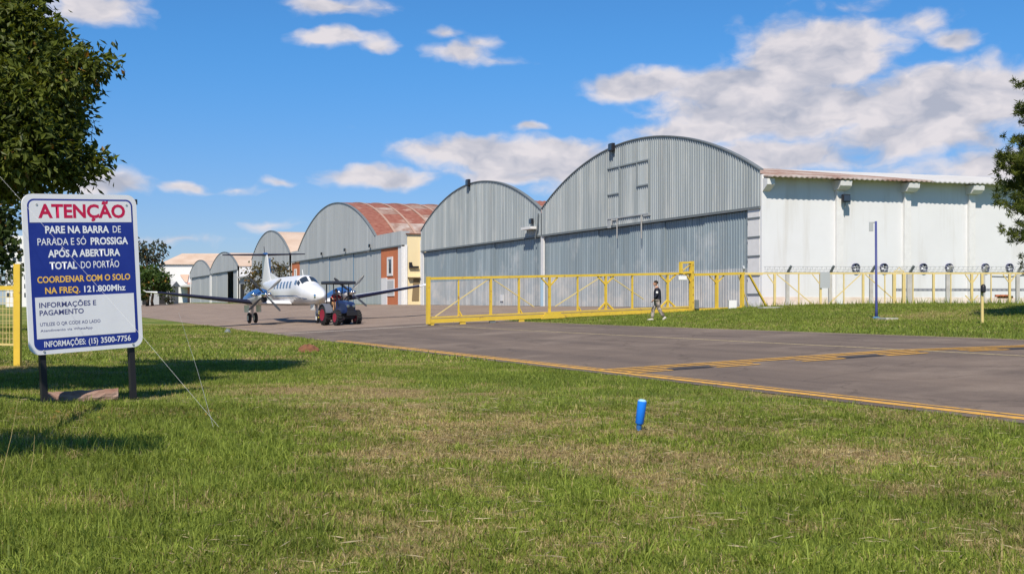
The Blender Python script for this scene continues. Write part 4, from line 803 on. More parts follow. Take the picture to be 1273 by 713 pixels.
for sgn in (-1, 1):
    st = [(.5, 4.75, 2.35, .33, 1.12), (2.6, 4.95, 2.15, .31, 1.22), (2.61, 4.95, 2.15, .31, 1.22), (8.2, 5.75, 1.10, .15, 1.98), (8.75, 5.95, .75, .08, 2.04)]
    rings = [[Vector((sgn * x, y0 + a, z + b)) for a, b in foil(c, th)] for x, y0, c, th, z in st]
    w = MB().loft(rings).build('wing', M_APW, pl, 40)
    MB().loft([[Vector((sgn * x, y0 - .012 + a, z + b)) for a, b in ((.16 * c, th * .58), (.05 * c, th * .42), (-.005, 0), (.05 * c, -th * .26), (.18 * c, -th * .34))] for x, y0, c, th, z in st[2:4]], closed=False).build('deicing_boot', M_BOOT, w, True)
    MB().loft([[Vector((sgn * x, y + a, z)) for a in (0, c)] + [Vector((sgn * (x + .05), y + c, z)), Vector((sgn * (x + .05), y, z))] for x, y, c, z in ((8.72, 6.0, .7, 2.03), (8.88, 6.25, .5, 2.16))]).build('winglet', M_APW, w)
    # nacelle with blue upper cowling
    ns = [(3.05, .20, .20, 1.72), (3.2, .30, .32, 1.70), (4.0, .36, .42, 1.66), (5.0, .40, .47, 1.58), (6.0, .42, .46, 1.45), (7.2, .30, .30, 1.40), (8.0, .08, .08, 1.42)]
    def nring(y, rx, rz, z, a0=0, a1=360, off=0, n=24): return [Vector((sgn * 2.6 + (rx + off) * math.sin(R(a0 + (a1 - a0) * k / n)), y, z + (rz + off) * math.cos(R(a0 + (a1 - a0) * k / n)))) for k in range(n if a1 - a0 == 360 else n + 1)]
    nac = MB().loft([nring(*q) for q in ns]).build('engine_nacelle', M_APW, pl, True)
    MB().loft([nring(*q, -95, 95, .008, 14) for q in ns[:6]], closed=False).build('cowling', M_APB, nac, True)
    MB().lathe([(0, .17), (.12, .17), (.12, .13)], (sgn * 2.6, 3.05, 1.42), (0, 1, 0), 16).build('air_intake', M_BLACK, nac)
    for q in (-1, 1): MB().tube([(sgn * 2.6 + q * .34, 3.65, 1.70), (sgn * 2.6 + q * .48, 3.55, 1.72), (sgn * 2.6 + q * .54, 3.85, 1.74)], [.10, .10, .09], 10).build('exhaust', M_CHROME, nac, True)
    pr = MB().lathe([(0, .02), (.08, .09), (.22, .16), (.42, .20), (.5, .20)], (sgn * 2.6, 2.57, 1.72), (0, 1, 0), 20).build('propeller', M_CHROME, pl, True)
    for k in range(4):
        a = R(45 + 90 * k + (4 if sgn > 0 else -3)); dr = Vector((math.cos(a), 0, math.sin(a))); sdv = Vector((-math.sin(a), 0, math.cos(a))); c0 = Vector((sgn * 2.6, 2.87, 1.72)); rg = []
        for r_, ch, tw_ in ((.15, .10, 60), (.4, .15, 45), (.8, .18, 32), (1.15, .16, 24), (1.32, .09, 20)):
            u = sdv * math.cos(R(tw_)) + Vector((0, 1, 0)) * math.sin(R(tw_)); v = dr.cross(u)
            rg.append([c0 + dr * r_ + u * ch * .5, c0 + dr * r_ + v * .016, c0 + dr * r_ - u * ch * .5, c0 + dr * r_ - v * .016])
        MB().loft(rg).build('blade', mat('propeller_grey', (.06, .065, .075), .4), pr)
    # main gear: strut, two wheels, doors
    gx = sgn * 2.6; mg = MB().tube([(gx, 6.0, 1.2), (gx, 6.05, .75), (gx, 6.1, .34)], [.09, .07, .06], 10).build('landing_gear', M_APW, pl, True)
    MB().tube([(gx, 6.5, 1.15), (gx, 6.12, .62)], .035, 8).build('drag_brace', M_STEELP, mg)
    for o in (-.19, .19):
        wv = MB().lathe([(-.085, .19), (-.085, .27), (-.05, .325), (.05, .325), (.085, .27), (.085, .19)], (gx + o, 6.1, .325), (1, 0, 0), 22).build('wheel', M_RUBBER, mg, 40)
        MB().lathe([(-.09, .06), (-.09, .17), (.09, .17), (.09, .06)], (gx + o, 6.1, .325), (1, 0, 0), 16).build('hub', M_APW, wv, 40)
    for o in (-.36, .36): MB().box((gx + o, 5.95, .88), (.03, 1.2, .42)).build('gear_door', M_APW, mg)
    # tailplane halves
    ts = [(.08, 12.55, 1.35, .14, 4.36), (2.8, 13.05, .72, .07, 4.40)]
    th_ = MB().loft([[Vector((sgn * x, y0 + a, z + b)) for a, b in foil(c, t_)] for x, y0, c, t_, z in ts]).build('tailplane', M_APW, pl, 40)
    MB().loft([[Vector((sgn * x, y0 - .012 + a, z + b)) for a, b in ((.22 * c, t_ * .62), (.05 * c, t_ * .46), (-.005, 0), (.05 * c, -t_ * .30), (.24 * c, -t_ * .42))] for x, y0, c, t_, z in ts], closed=False).build('deicing_boot', M_BOOT, th_, True)
fin = [(10.9, 2.42, 2.9, .20), (11.6, 3.1, 2.15, .17), (12.25, 4.36, 1.45, .13)]
fo = MB().loft([[Vector((b, y0 + a, z)) for a, b in foil(c, th)] for y0, z, c, th in fin]).build('tail_fin', M_APW, pl, 40)
MB().prism([(0.03, 9.4, 2.72), (.03, 11.6, 2.6), (.03, 11.75, 3.15)], (-.06, 0, 0)).build('dorsal_fin', M_APW, fo)
MB().lathe([(0, .02), (.3, .11), (.9, .12), (1.5, .03)], (0, 12.2, 4.40), (0, 1, 0), 14).build('tail_bullet', M_APB, fo, True)
MB().box((0, 11.75, 3.3), (.02, .5, 1.6)).build('rudder_hinge', M_APB, fo)
MB().tube([(0, 13.0, 4.5), (0, 13.1, 4.95)], .02, 6).build('antenna', M_BLACK, fo)
MB().tube([(0, 3.9, 2.8), (0, 4.05, 3.15)], .02, 6).build('antenna', M_WHITE, fus)
ng = MB().tube([(0, 1.35, 1.15), (0, 1.25, .7), (0, 1.2, .34)], [.08, .06, .05], 10).build('landing_gear', M_APW, pl, True)
for o in (-.09, .09): MB().box((o, 1.2, .42), (.025, .10, .5)).build('fork', M_APW, ng)
nw = MB().lathe([(-.07, .15), (-.07, .22), (-.04, .27), (.04, .27), (.07, .22), (.07, .15)], (0, 1.2, .27), (1, 0, 0), 20).build('wheel', M_RUBBER, ng, 40)
MB().lathe([(-.075, .05), (-.075, .14), (.075, .14), (.075, .05)], (0, 1.2, .27), (1, 0, 0), 16).build('hub', M_WHITE, nw)
for o in (-.26, .26): MB().box((o, 1.25, .92), (.02, .75, .34)).build('gear_door', M_APW, ng)

# ------------------------------------------------------------------ tractor and tow bar
TR = Vector(((425 - HX) / F * 63.5, 63.5, 0)); TR.z = G(TR.x, TR.y) + .012
tr = thing('tractor', 'small dark blue tractor with canopy and red wheels towing the airplane', 'tractor', TR, R(31))
M_TBL = mat('tractor_blue', (.014, .026, .08), .3, (.02, .034, .10), (4, 4, 4), .5); M_TRD = mat('wheel_red', (.30, .014, .035), .45, (.22, .012, .03), (5, 5, 5), .6)
def wheel(x, y, r, w, nm='wheel'):
    wv = MB().lathe([(-w / 2, r * .55), (-w / 2, r * .88), (-w * .36, r), (w * .36, r), (w / 2, r * .88), (w / 2, r * .55)], (x, y, r), (1, 0, 0), 26).build(nm, M_RUBBER, tr, 40)
    MB().lathe([(-w * .52, r * .12), (-w * .53, r * .46), (-w * .56, r * .60), (w * .56, r * .60), (w * .53, r * .46), (w * .52, r * .12)], (x, y, r), (1, 0, 0), 20).build('rim', M_TRD, wv, 40)
    mb = MB()
    for k in range(16):
        a = 2 * math.pi * k / 16; m = Matrix.Rotation(-a, 3, 'X'); 
        for q in (-1, 1): mb.box(Vector((x + q * w * .24, y, r)) + m @ Vector((0, 0, r * 1.0)), (w * .46, .045, .06), m @ Matrix.Rotation(q * .5, 3, 'Z'))
    mb.build('tread', M_RUBBER, wv)
for sx in (-.62, .62): wheel(sx, .85, .52, .34)
for sx in (-.58, .58): wheel(sx, -.72, .39, .26)
MB().box((0, -.75, .40), (1.0, .14, .14)).build('front_axle', M_BLACK, tr); MB().box((0, .85, .52), (1.0, .3, .3)).build('rear_axle', M_BLACK, tr)
MB().box((0, .0, .60), (.36, 1.7, .34)).build('chassis', M_BLACK, tr, bevel=.03)
hd_ = MB().loft([[Vector((sx * w_, y, z)) for sx, z in ((-1, z0), (-1, z1 - .1), (-.7, z1), (.7, z1), (1, z1 - .1), (1, z0))] for y, w_, z0, z1 in ((-1.22, .26, .68, 1.12), (-1.1, .30, .62, 1.22), (-.3, .32, .62, 1.30), (.10, .33, .62, 1.32))]).build('hood', M_TBL, tr, 30)
MB().box((0, -1.235, .86), (.40, .03, .30)).build('grille', M_BLACK, hd_)
for sx in (-.17, .17): MB().lathe([(0, .075), (.05, .085), (.07, .07)], (sx, -1.20, 1.02), (0, -1, 0), 14).build('headlight', M_CHROME, hd_)
MB().box((0, -1.4, .62), (.6, .08, .25)).build('front_weight', M_BLACK, tr, bevel=.02)
for sx in (-1, 1):
    MB().loft([[Vector((sx * .42, .85 + math.cos(a) * r_, .52 + math.sin(a) * r_)) for r_ in (.58, .62)] + [Vector((sx * .82, .85 + math.cos(a) * r_, .52 + math.sin(a) * r_)) for r_ in (.62, .58)] for a in [R(q) for q in range(25, 171, 12)]]).build('fender', M_TBL if sx > 0 else mat('grey_fender', (.12, .13, .16), .4), tr)
    MB().tube([(sx * .45, 1.05, 1.1), (sx * .46, 1.05, 2.18)], .035, 8).build('canopy_post', M_BLACK, tr); MB().tube([(sx * .40, .05, .75), (sx * .44, .1, 2.18)], .03, 8).build('canopy_post', M_BLACK, tr)
    MB().box((sx * .34, .25, .66), (.34, .6, .05)).build('footplate', M_BLACK, tr)
MB().box((0, .5, 2.27), (1.34, 1.75, .17)).build('canopy', mat('dark_canopy', (.03, .035, .05), .5), tr, bevel=.04)
MB().box((0, .90, 1.0), (.46, .44, .12)).build('seat', M_BLACK, tr, bevel=.04); MB().box((0, 1.12, 1.26), (.44, .10, .44)).build('seat_back', M_BLACK, tr, bevel=.03)
MB().tube([(0, .12, 1.2), (0, .32, 1.42)], .025, 8).build('steering_column', M_BLACK, tr)
sw_ = [Vector((.19 * math.cos(a), .33 + .10 * math.sin(a), 1.44 + .14 * math.sin(a))) for a in [2 * math.pi * k / 20 for k in range(21)]]
MB().tube(sw_, .018, 6).build('steering_wheel', M_BLACK, tr)
MB().tube([(-.36, -.35, 1.0), (-.42, -.35, 1.3), (-.42, -.35, 1.75)], .03, 8).build('exhaust_pipe', M_BLACK, tr)
def tw_pt(x, y, z): return tr.matrix_basis @ Vector((x, y, z))
a = TR + Matrix.Rotation(R(31), 3, 'Z') @ Vector((0, 1.35, .5)); b = Vector(pl.location) + Matrix.Rotation(R(26), 3, 'Z') @ Vector((0, 1.1, .3))
tbr = thing('tow_bar', 'yellow tow bar between the tractor and the nose wheel', 'tow bar', a, 0, None, True)
MB().tube([a, b], .05, 8).build('shaft', M_YEL, tbr); d = (b - a).normalized(); sdv = Vector((-d.y, d.x, 0))
MB().box(a.lerp(b, .6) + Vector((0, 0, .22)), (.5, .35, .22)).build('spring_box', M_YEL, tbr, bevel=.02)
for q in (-1, 1): MB().lathe([(-.04, .06), (-.04, .16), (.04, .16), (.04, .06)], a.lerp(b, .55) + sdv * q * .2 - Vector((0, 0, .12)), sdv, 14).build('wheel', M_RUBBER, tbr)

# ------------------------------------------------------------------ people
def skin_mesh(name, joints, edges, radii, material, parent, sub=2):
    me = bpy.data.meshes.new(name); me.from_pydata([Vector(j) for j in joints], edges, []); o = bpy.data.objects.new(name, me); col.objects.link(o)
    sk = o.modifiers.new('s', 'SKIN'); sk.use_smooth_shade = True
    for i, v in enumerate(me.skin_vertices[0].data):
        r = radii[i]; v.radius = r if isinstance(r, tuple) else (r, r); v.use_root = (i == 0)
    ms = o.modifiers.new('u', 'SUBSURF'); ms.levels = ms.render_levels = sub
    bpy.context.view_layer.update(); me2 = bpy.data.meshes.new_from_object(o.evaluated_get(dg())); me2.name = name; me2.shade_smooth(); me2.materials.clear(); me2.materials.append(material)
    bpy.data.objects.remove(o); o2 = bpy.data.objects.new(name, me2); col.objects.link(o2); o2.parent = parent; return o2
M_SKIN = mat('skin', (.42, .23, .15), .6); M_HAIR = mat('dark_hair', (.02, .014, .01), .7)
def head(root, c, yaw, hair_m=M_HAIR):
    m = Matrix.Rotation(yaw, 3, 'Z'); c = Vector(c)      # faces local -y before yaw
    f = lambda x, y, z: c + m @ Vector((x, y, z))
    mb = MB(); rings = []
    for z, rx, ry, oy in ((-.115, .03, .035, -.045), (-.10, .05, .06, -.03), (-.06, .064, .085, -.012), (0, .073, .096, 0), (.05, .076, .098, .005), (.09, .062, .078, .01), (.115, .035, .045, .012), (.124, .008, .01, .012)):
        rings.append([f(rx * math.cos(2 * math.pi * k / 14), oy + ry * math.sin(2 * math.pi * k / 14), z) for k in range(14)])
    hd = mb.loft(rings).build('head', M_SKIN, root, True)
    MB().prism([f(-.014, -.09, -.035), f(.014, -.09, -.035), f(0, -.093, .02)], m @ Vector((0, -.028, -.008))).build('nose', M_SKIN, hd)
    for s_ in (-1, 1):
        MB().box(f(s_ * .03, -.092, .012), (.022, .01, .010), m).build('eye', M_BLACK, hd); MB().box(f(s_ * .077, .01, -.005), (.014, .035, .055), m).build('ear', M_SKIN, hd)
    MB().box(f(0, -.087, -.062), (.04, .012, .008), m).build('mouth', mat('lips', (.3, .12, .1), .6), hd)
    rg = [[f(q * math.cos(2 * math.pi * k / 14) * .083, .014 + q * math.sin(2 * math.pi * k / 14) * .103, z + (.03 if math.sin(2 * math.pi * k / 14) < -.3 and z < .06 else 0)) for k in range(14)] for z, q in ((.0, .98), (.05, 1.0), (.095, .82), (.125, .45), (.134, .08))]
    MB().loft(rg).build('hair', hair_m, hd, True)
def hand(root, w, d, curl, side):
    """palm with four curled fingers and a thumb; w wrist, d direction of the forearm"""
    w, d = Vector(w), Vector(d).normalized(); up = Vector((0, 0, 1)); s_ = d.cross(Vector(curl)).normalized() * side; c = Vector(curl).normalized()
    J, E, Rr = [w, w + d * .045, w + d * .085], [(0, 1), (1, 2)], [(.022, .03), (.018, .04), (.014, .038)]
    hm = skin_mesh('hand', J, E, Rr, M_SKIN, root, 1)
    for k, ln in enumerate((.066, .076, .072, .056)):
        b = w + d * .085 + s_ * (.03 - .02 * k); MB().tube([b - d * .02, b + d * ln * .45 + c * .008, b + d * ln * .75 + c * ln * .4, b + d * ln * .7 + c * ln * .75], [.009, .009, .008, .006], 6).build('finger', M_SKIN, hm, True)
    b = w + d * .03 + s_ * .032; MB().tube([b, b + d * .03 + s_ * .025 + c * .01, b + d * .062 + s_ * .02 + c * .02], [.011, .010, .007], 6).build('thumb', M_SKIN, hm, True)
pp = at(817.5, 397.5, 52.2); pp.z = G(pp.x, pp.y) + .0
pe = thing('person', 'person in a dark jacket and pale trousers walking left before the gate', 'person', pp, R(-98)); pe.scale = (1.0, 1.0, 1.0)
# local: walks towards -y
Lh, Rh = (.10, 0, .93), (-.10, 0, .93)
J = [(0, 0, .96), (0, -.01, 1.12), (0, -.02, 1.32), (0, -.03, 1.45), (0, -.06, 1.55), (.17, -.02, 1.42), (.22, -.02, 1.16), (.21, -.17, .95), (-.17, -.02, 1.42), (-.23, .06, 1.17), (-.22, -.04, .93), (.1, 0, .90), (.11, .07, .50), (.11, .30, .15), (-.1, 0, .90), (-.11, -.20, .53), (-.11, -.24, .10)]
E = [(0, 1), (1, 2), (2, 3), (3, 4), (3, 5), (5, 6), (6, 7), (3, 8), (8, 9), (9, 10), (0, 11), (11, 12), (12, 13), (0, 14), (14, 15), (15, 16)]
skin_mesh('body', J, E, [.14, .13, .14, .08, .055, .055, .042, .03, .055, .042, .03, .09, .055, .04, .09, .055, .04], M_SKIN, pe)
M_JKT = mat('dark_navy_jacket', (.015, .016, .028), .7, (.022, .024, .04), (9, 9, 9)); M_PNT = mat('pale_trousers', (.40, .34, .30), .85, (.09, .075, .07), (5, 5, 4), .9, lo=.45, hi=.58)
jk = skin_mesh('jacket', [(0, 0, .80), (0, -.005, 1.02), (0, -.015, 1.28), (0, -.03, 1.47), (.175, -.02, 1.41), (.225, -.02, 1.16), (.212, -.16, .97), (-.175, -.02, 1.41), (-.235, .06, 1.17), (-.222, -.03, .95)], [(0, 1), (1, 2), (2, 3), (3, 4), (4, 5), (5, 6), (3, 7), (7, 8), (8, 9)], [(.21, .19), (.20, .185), (.20, .18), .12, .09, .078, .062, .09, .078, .062], M_JKT, pe)
MB().box((.285, -.02, 1.26), (.012, .09, .09)).build('sleeve_badge', M_WHITE, jk)
skin_mesh('trousers', [(0, 0, .95), (.10, 0, .86), (.11, .07, .50), (.11, .29, .16), (-.10, 0, .86), (-.11, -.195, .53), (-.11, -.24, .11)], [(0, 1), (1, 2), (2, 3), (0, 4), (4, 5), (5, 6)], [(.165, .14), .12, .09, .075, .12, .09, .075], M_PNT, pe)
head(pe, (0, -.085, 1.655), 0)
hand(pe, (.21, -.18, .94), (0, -.45, -.9), (-.6, -.6, .2), 1); hand(pe, (-.22, -.05, .92), (0, -.35, -.95), (.6, -.6, .2), -1)
M_SHOE = mat('pale_shoes', (.45, .42, .38), .7)
for x, y, z, tl in ((.11, .29, .10, 40), (-.11, -.28, .05, -6)):
    m = Matrix.Rotation(R(tl), 3, 'X'); c = Vector((x, y, z))
    MB().loft([[c + m @ Vector((sx * w_, yy, zz)) for sx, zz in ((-1, -.05), (1, -.05), (1, h_ * .5 - .05), (.55, h_ - .05), (-.55, h_ - .05), (-1, h_ * .5 - .05))] for yy, w_, h_ in ((.10, .03, .08), (.05, .042, .11), (-.04, .045, .09), (-.13, .046, .06), (-.175, .025, .04))]).build('shoe', M_SHOE, pe, True)
# tractor driver, seated, hands on the wheel
dv = thing('person', 'person in a red shirt sitting on the small blue tractor', 'person', TR + Vector((0, 0, 1.06)), R(31))
O = Vector((0, .86, 0)); v_ = lambda x, y, z: O + Vector((x, y, z))
J = [v_(0, .02, .08), v_(0, .02, .25), v_(0, .0, .45), v_(0, -.02, .56), v_(0, -.04, .66), v_(.18, 0, .52), v_(.24, -.18, .30), v_(.16, -.46, .36), v_(-.18, 0, .52), v_(-.24, -.18, .30), v_(-.16, -.46, .36), v_(.10, -.02, .07), v_(.17, -.44, .08), v_(.2, -.52, -.33), v_(-.10, -.02, .07), v_(-.22, -.42, .10), v_(-.3, -.48, -.33)]
skin_mesh('body', J, E, [.14, .13, .14, .08, .055, .055, .042, .03, .055, .042, .03, .09, .06, .045, .09, .06, .045], M_SKIN, dv)
M_RSH = mat('red_shirt', (.70, .03, .025), .8, (.42, .02, .015), (8, 8, 8)); M_TROU = mat('tan_trousers', (.50, .27, .13), .85, (.42, .22, .10), (8, 8, 8))
skin_mesh('shirt', [v_(0, .02, .06), v_(0, .02, .25), v_(0, .0, .44), v_(0, -.02, .55), v_(.185, 0, .51), v_(.235, -.13, .36), v_(-.185, 0, .51), v_(-.235, -.13, .36)], [(0, 1), (1, 2), (2, 3), (3, 4), (4, 5), (3, 6), (6, 7)], [(.17, .15), (.165, .15), (.175, .15), .10, .08, .07, .08, .07], M_RSH, dv)
skin_mesh('trousers', [v_(0, .0, .08), v_(.10, -.02, .07), v_(.17, -.44, .08), v_(.2, -.52, -.30), v_(-.10, -.02, .07), v_(-.22, -.42, .10), v_(-.3, -.48, -.30)], [(0, 1), (1, 2), (2, 3), (0, 4), (4, 5), (5, 6)], [(.16, .13), .11, .085, .065, .11, .085, .065], M_TROU, dv)
head(dv, v_(0, -.06, .77), R(-12)); hand(dv, v_(.16, -.47, .36), (-.1, -1, .1), (0, -.2, -1), 1); hand(dv, v_(-.16, -.47, .36), (.1, -1, .1), (0, -.2, -1), -1)
for x, y in ((.2, -.56), (-.3, -.52)):
    c = v_(x, y, -.36); MB().loft([[c + Vector((sx * w_, yy, zz)) for sx, zz in ((-1, -.03), (1, -.03), (.6, h_ - .03), (-.6, h_ - .03))] for yy, w_, h_ in ((.08, .035, .09), (0, .045, .10), (-.12, .045, .06), (-.16, .025, .04))]).build('shoe', M_BLACK, dv, True)

# ------------------------------------------------------------------ trees
def rand_dir(n):
    v = rng.normal(size=(n, 3)); return v / np.linalg.norm(v, axis=1, keepdims=True)
def leaf_quads(C, D, L, W, cup=.25):
    """diamond leaves: base C, direction D, length L, width W"""
    n = len(C); r = rand_dir(n); S = np.cross(D, r); S /= np.linalg.norm(S, axis=1, keepdims=True) + 1e-9; Nn = np.cross(S, D)
    L, W = np.asarray(L)[:, None], np.asarray(W)[:, None]
    m = C + D * L * .45 + Nn * L * cup * .3
    V = np.stack([C, m + S * W, C + D * L, m - S * W], 1).reshape(-1, 3)
    return V, np.arange(n * 4).reshape(n, 4)
def crown(parent, lobes, per, llen, lwid, c_lo, c_hi, droop=-.3, clump=12, spread=.16, warm=.06, name='crown', shell=.55):
    """lobes: (x, y, z, rx, ry, rz); leaves sit in clumps through the outer part of every lobe"""
    Cs, Ds = [], []
    for (x, y, z, rx, ry, rz) in lobes:
        k = max(4, int(per * (rx * ry * rz) ** (2 / 3))); d = rand_dir(k); r = rng.uniform(shell, 1.02, (k, 1)) ** .8 * (1 + .18 * rng.normal(size=(k, 1)) * .6)
        c = np.array((x, y, z)) + d * r * np.array((rx, ry, rz)); Cs.append(c); Ds.append(d)
    C0 = np.concatenate(Cs); D0 = np.concatenate(Ds); n = len(C0)
    tone = rng.uniform(0, 1, n)
    C = np.repeat(C0, clump, 0) + rng.normal(size=(n * clump, 3)) * spread * np.array((1, 1, .7)); D = np.repeat(D0, clump, 0) * .5 + rand_dir(n * clump) + np.array((0, 0, droop)); D /= np.linalg.norm(D, axis=1, keepdims=True)
    V, Fc = leaf_quads(C, D, rng.uniform(.7, 1.25, len(C)) * llen, rng.uniform(.7, 1.2, len(C)) * lwid)
    t = np.clip(np.repeat(tone, clump) * .6 + rng.uniform(0, .4, len(C)), 0, 1)[:, None]
    cc = np.array(c_lo) * (1 - t) + np.array(c_hi) * t; w = rng.uniform(0, 1, len(C)) < warm; cc[w] = np.array((.22, .13, .03))
    o = np_mesh(name, V - np.array(parent.location), Fc, np.repeat(cc, 4, 0), M_LEAF, parent); o['kind'] = 'stuff'; return o
def limb(parent, pts, r0, r1, name='limb', seg=8):
    n = len(pts); mb = MB(); mb.tube(pts, [r0 + (r1 - r0) * i / (n - 1) for i in range(n)], seg); return mb.build(name, M_BARK, parent, True)
def wiggle(a, b, n, amp, rr):
    a, b = Vector(a), Vector(b); return [a.lerp(b, i / n) + Vector((rr.uniform(-amp, amp), rr.uniform(-amp, amp), rr.uniform(-amp, amp) * .5)) * (1 if 0 < i < n else 0) for i in range(n + 1)]

# broad leafy tree at the left edge; its crown also reaches over the lawn beside the camera
bt = thing('broadleaf_tree', 'big dark leafy tree hanging over the sign at the left edge', 'tree', (-10.2, 17.5, 0), 0, None, True)
rr = random.Random(5)
limb(bt, wiggle((-10.2, 17.5, -.2), (-10.0, 17.8, 3.6), 5, .08, rr), .32, .22, 'trunk', 14)
YT = 18.6
lobes = []
for px, py, rp, dy in ((10, 40, 62, 0), (52, 70, 50, .3), (95, 92, 34, -.2), (130, 80, 21, .1), (30, 130, 66, -.5), (64, 138, 36, .2), (90, 160, 21, 0), (40, 185, 52, -.6), (82, 195, 34, .3), (112, 206, 22, 0), (134, 203, 12, .2), (60, 222, 26, .4), (88, 222, 18, -.2), (8, 205, 44, .5), (5, 90, 60, 1), (-30, 60, 90, .5), (-40, 150, 90, -.6), (-20, -20, 70, .4), (20, 2, 38, .6)):
    p = at(px - 9, py - 2, YT + dy); r = rp * .97 * (YT + dy) / F; lobes.append((p.x, p.y, p.z, r, r * 1.25, r))
for _ in range(26):
    lobes.append((rr.uniform(-12.2, -8.4), rr.uniform(16.6, 21.2), rr.uniform(3.9, 7.6), rr.uniform(.7, 1.1), rr.uniform(.7, 1.2), rr.uniform(.6, .9)))
near = []
for x, y, z, r in ((-5.1, 8.2, 4.3, .6), (-5.7, 8.0, 4.6, .8), (-6.4, 8.4, 4.4, .9), (-6.9, 7.6, 4.9, .9), (-4.6, 8.6, 4.1, .38), (-7.4, 8.6, 4.5, .9), (-8.2, 9.3, 4.6, .8), (-4.35, 8.1, 4.05, .3)): near.append((x, y, z, r, r, r * .7))
for l in lobes[:19:2]: limb(bt, wiggle((-10.0, 17.8, 3.3), (l[0] - .1, l[1], l[2]), 5, .12, rr), .11, .02)
for x in (-8.0, -5.6): limb(bt, wiggle((-10.1, 17.3, 3.2), (x - .8, 12.5, 4.6), 5, .1, rr) + wiggle((x - .6, 11, 4.6), (x, 8.2, 4.5), 3, .05, rr), .12, .03)
for _ in range(22):
    lobes.append((rr.uniform(-10.2, -7.4), rr.uniform(18.4, 22.6), rr.uniform(7.9, 10.2), rr.uniform(.7, 1.0), rr.uniform(.7, 1.1), rr.uniform(.6, .8)))
for _ in range(16):
    lobes.append((rr.uniform(-8.8, -6.8), rr.uniform(18.9, 21.2), rr.uniform(7.6, 8.8), rr.uniform(.7, 1.0), rr.uniform(.7, 1.0), rr.uniform(.5, .7)))
crown(bt, lobes, 250, .145, .033, (.015, .030, .006), (.15, .18, .026), -.45, 14, .11, .012)
crown(bt, near, 150, .17, .040, (.022, .04, .008), (.20, .22, .035), -.45, 12, .11, .02, 'low_branch_crown')

# dark tree behind the left fence, and the trees beyond the apron
def simple_tree(name, label, px, pyb, y, hz, lobes_px, per, llen, lwid, lo, hi, trunk_r, group=None, trunk_to=None, **kw):
    b = at(px, pyb, y); b.z = G(b.x, y) - .2; t = thing(name, label, 'tree', b, 0, group, True)
    lob = []
    for qx, qy, rx, ry in lobes_px:
        p = at(qx, qy, y + rr.uniform(-.4, .4) * rx * y / F); lob.append((p.x, p.y, p.z, rx * y / F, rx * y / F, ry * y / F))
    top = Vector((lob[0][0], lob[0][1], lob[0][2])); limb(t, wiggle(b, top, 5, trunk_r * .7, rr), trunk_r, trunk_r * .4, 'trunk', 10)
    for l in lob[1:]: limb(t, wiggle(b.lerp(top, .55), (l[0], l[1], l[2]), 3, trunk_r * .5, rr), trunk_r * .35, trunk_r * .1)
    crown(t, lob, per, llen, lwid, lo, hi, **kw); return t
G1 = 'trees beyond the apron'
simple_tree('dense_tree', 'dark dense tree behind the fence at the left edge', -12, 360, 60, 0, [(-12, 290, 30, 40), (2, 265, 20, 26), (8, 310, 13, 22), (-2, 330, 20, 18), (-30, 310, 28, 36)], 26, .4, .12, (.02, .035, .01), (.06, .09, .02), .25, clump=14, spread=.3)
simple_tree('eucalyptus', 'tall thin grey green tree right behind the sign', 183, 377, 230, 0, [(184, 318, 12, 10), (180, 307, 9, 8), (194, 304, 8, 5), (203, 305, 5, 3), (176, 322, 9, 12), (196, 313, 6, 4), (190, 325, 9, 8), (199, 322, 5, 5), (172, 304, 7, 6), (166, 318, 10, 14)], 5, .8, .22, (.035, .045, .03), (.08, .095, .06), .35, G1, droop=-.5, clump=9, spread=.55)
simple_tree('bushy_tree', 'rounded bright green tree beside the pale shed and the sign', 190, 377, 225, 0, [(190, 348, 17, 14), (178, 352, 12, 14), (202, 352, 8, 10), (185, 338, 12, 8), (197, 342, 10, 8), (170, 360, 12, 12), (205, 360, 6, 8)], 9, .7, .24, (.025, .055, .012), (.08, .13, .025), .3, G1, clump=12, spread=.5)
simple_tree('dark_tree', 'narrow dark cypress like tree at the left end of the white warehouse', 210, 378, 242, 0, [(209, 362, 3, 12), (208, 352, 2.5, 7), (210, 370, 3.4, 8)], 22, .5, .16, (.02, .025, .014), (.05, .055, .03), .2, G1, clump=10, spread=.3)
simple_tree('olive_tree', 'loose olive brown tree left of the airplane tail', 316, 377, 168, 0, [(316, 346, 8, 12), (310, 340, 6, 6), (322, 338, 6, 6), (311, 354, 6, 7), (321, 357, 6, 7), (316, 332, 4, 4)], 13, .55, .13, (.045, .045, .018), (.12, .11, .045), .16, G1, clump=9, spread=.45, warm=.15)
simple_tree('olive_tree', 'loose olive brown tree right of the airplane tail', 347, 377, 166, 0, [(347, 336, 8, 8), (342, 331, 5, 5), (352, 334, 5, 6), (349, 346, 6, 8)], 13, .55, .13, (.045, .045, .018), (.11, .10, .04), .16, G1, clump=9, spread=.45, warm=.15)
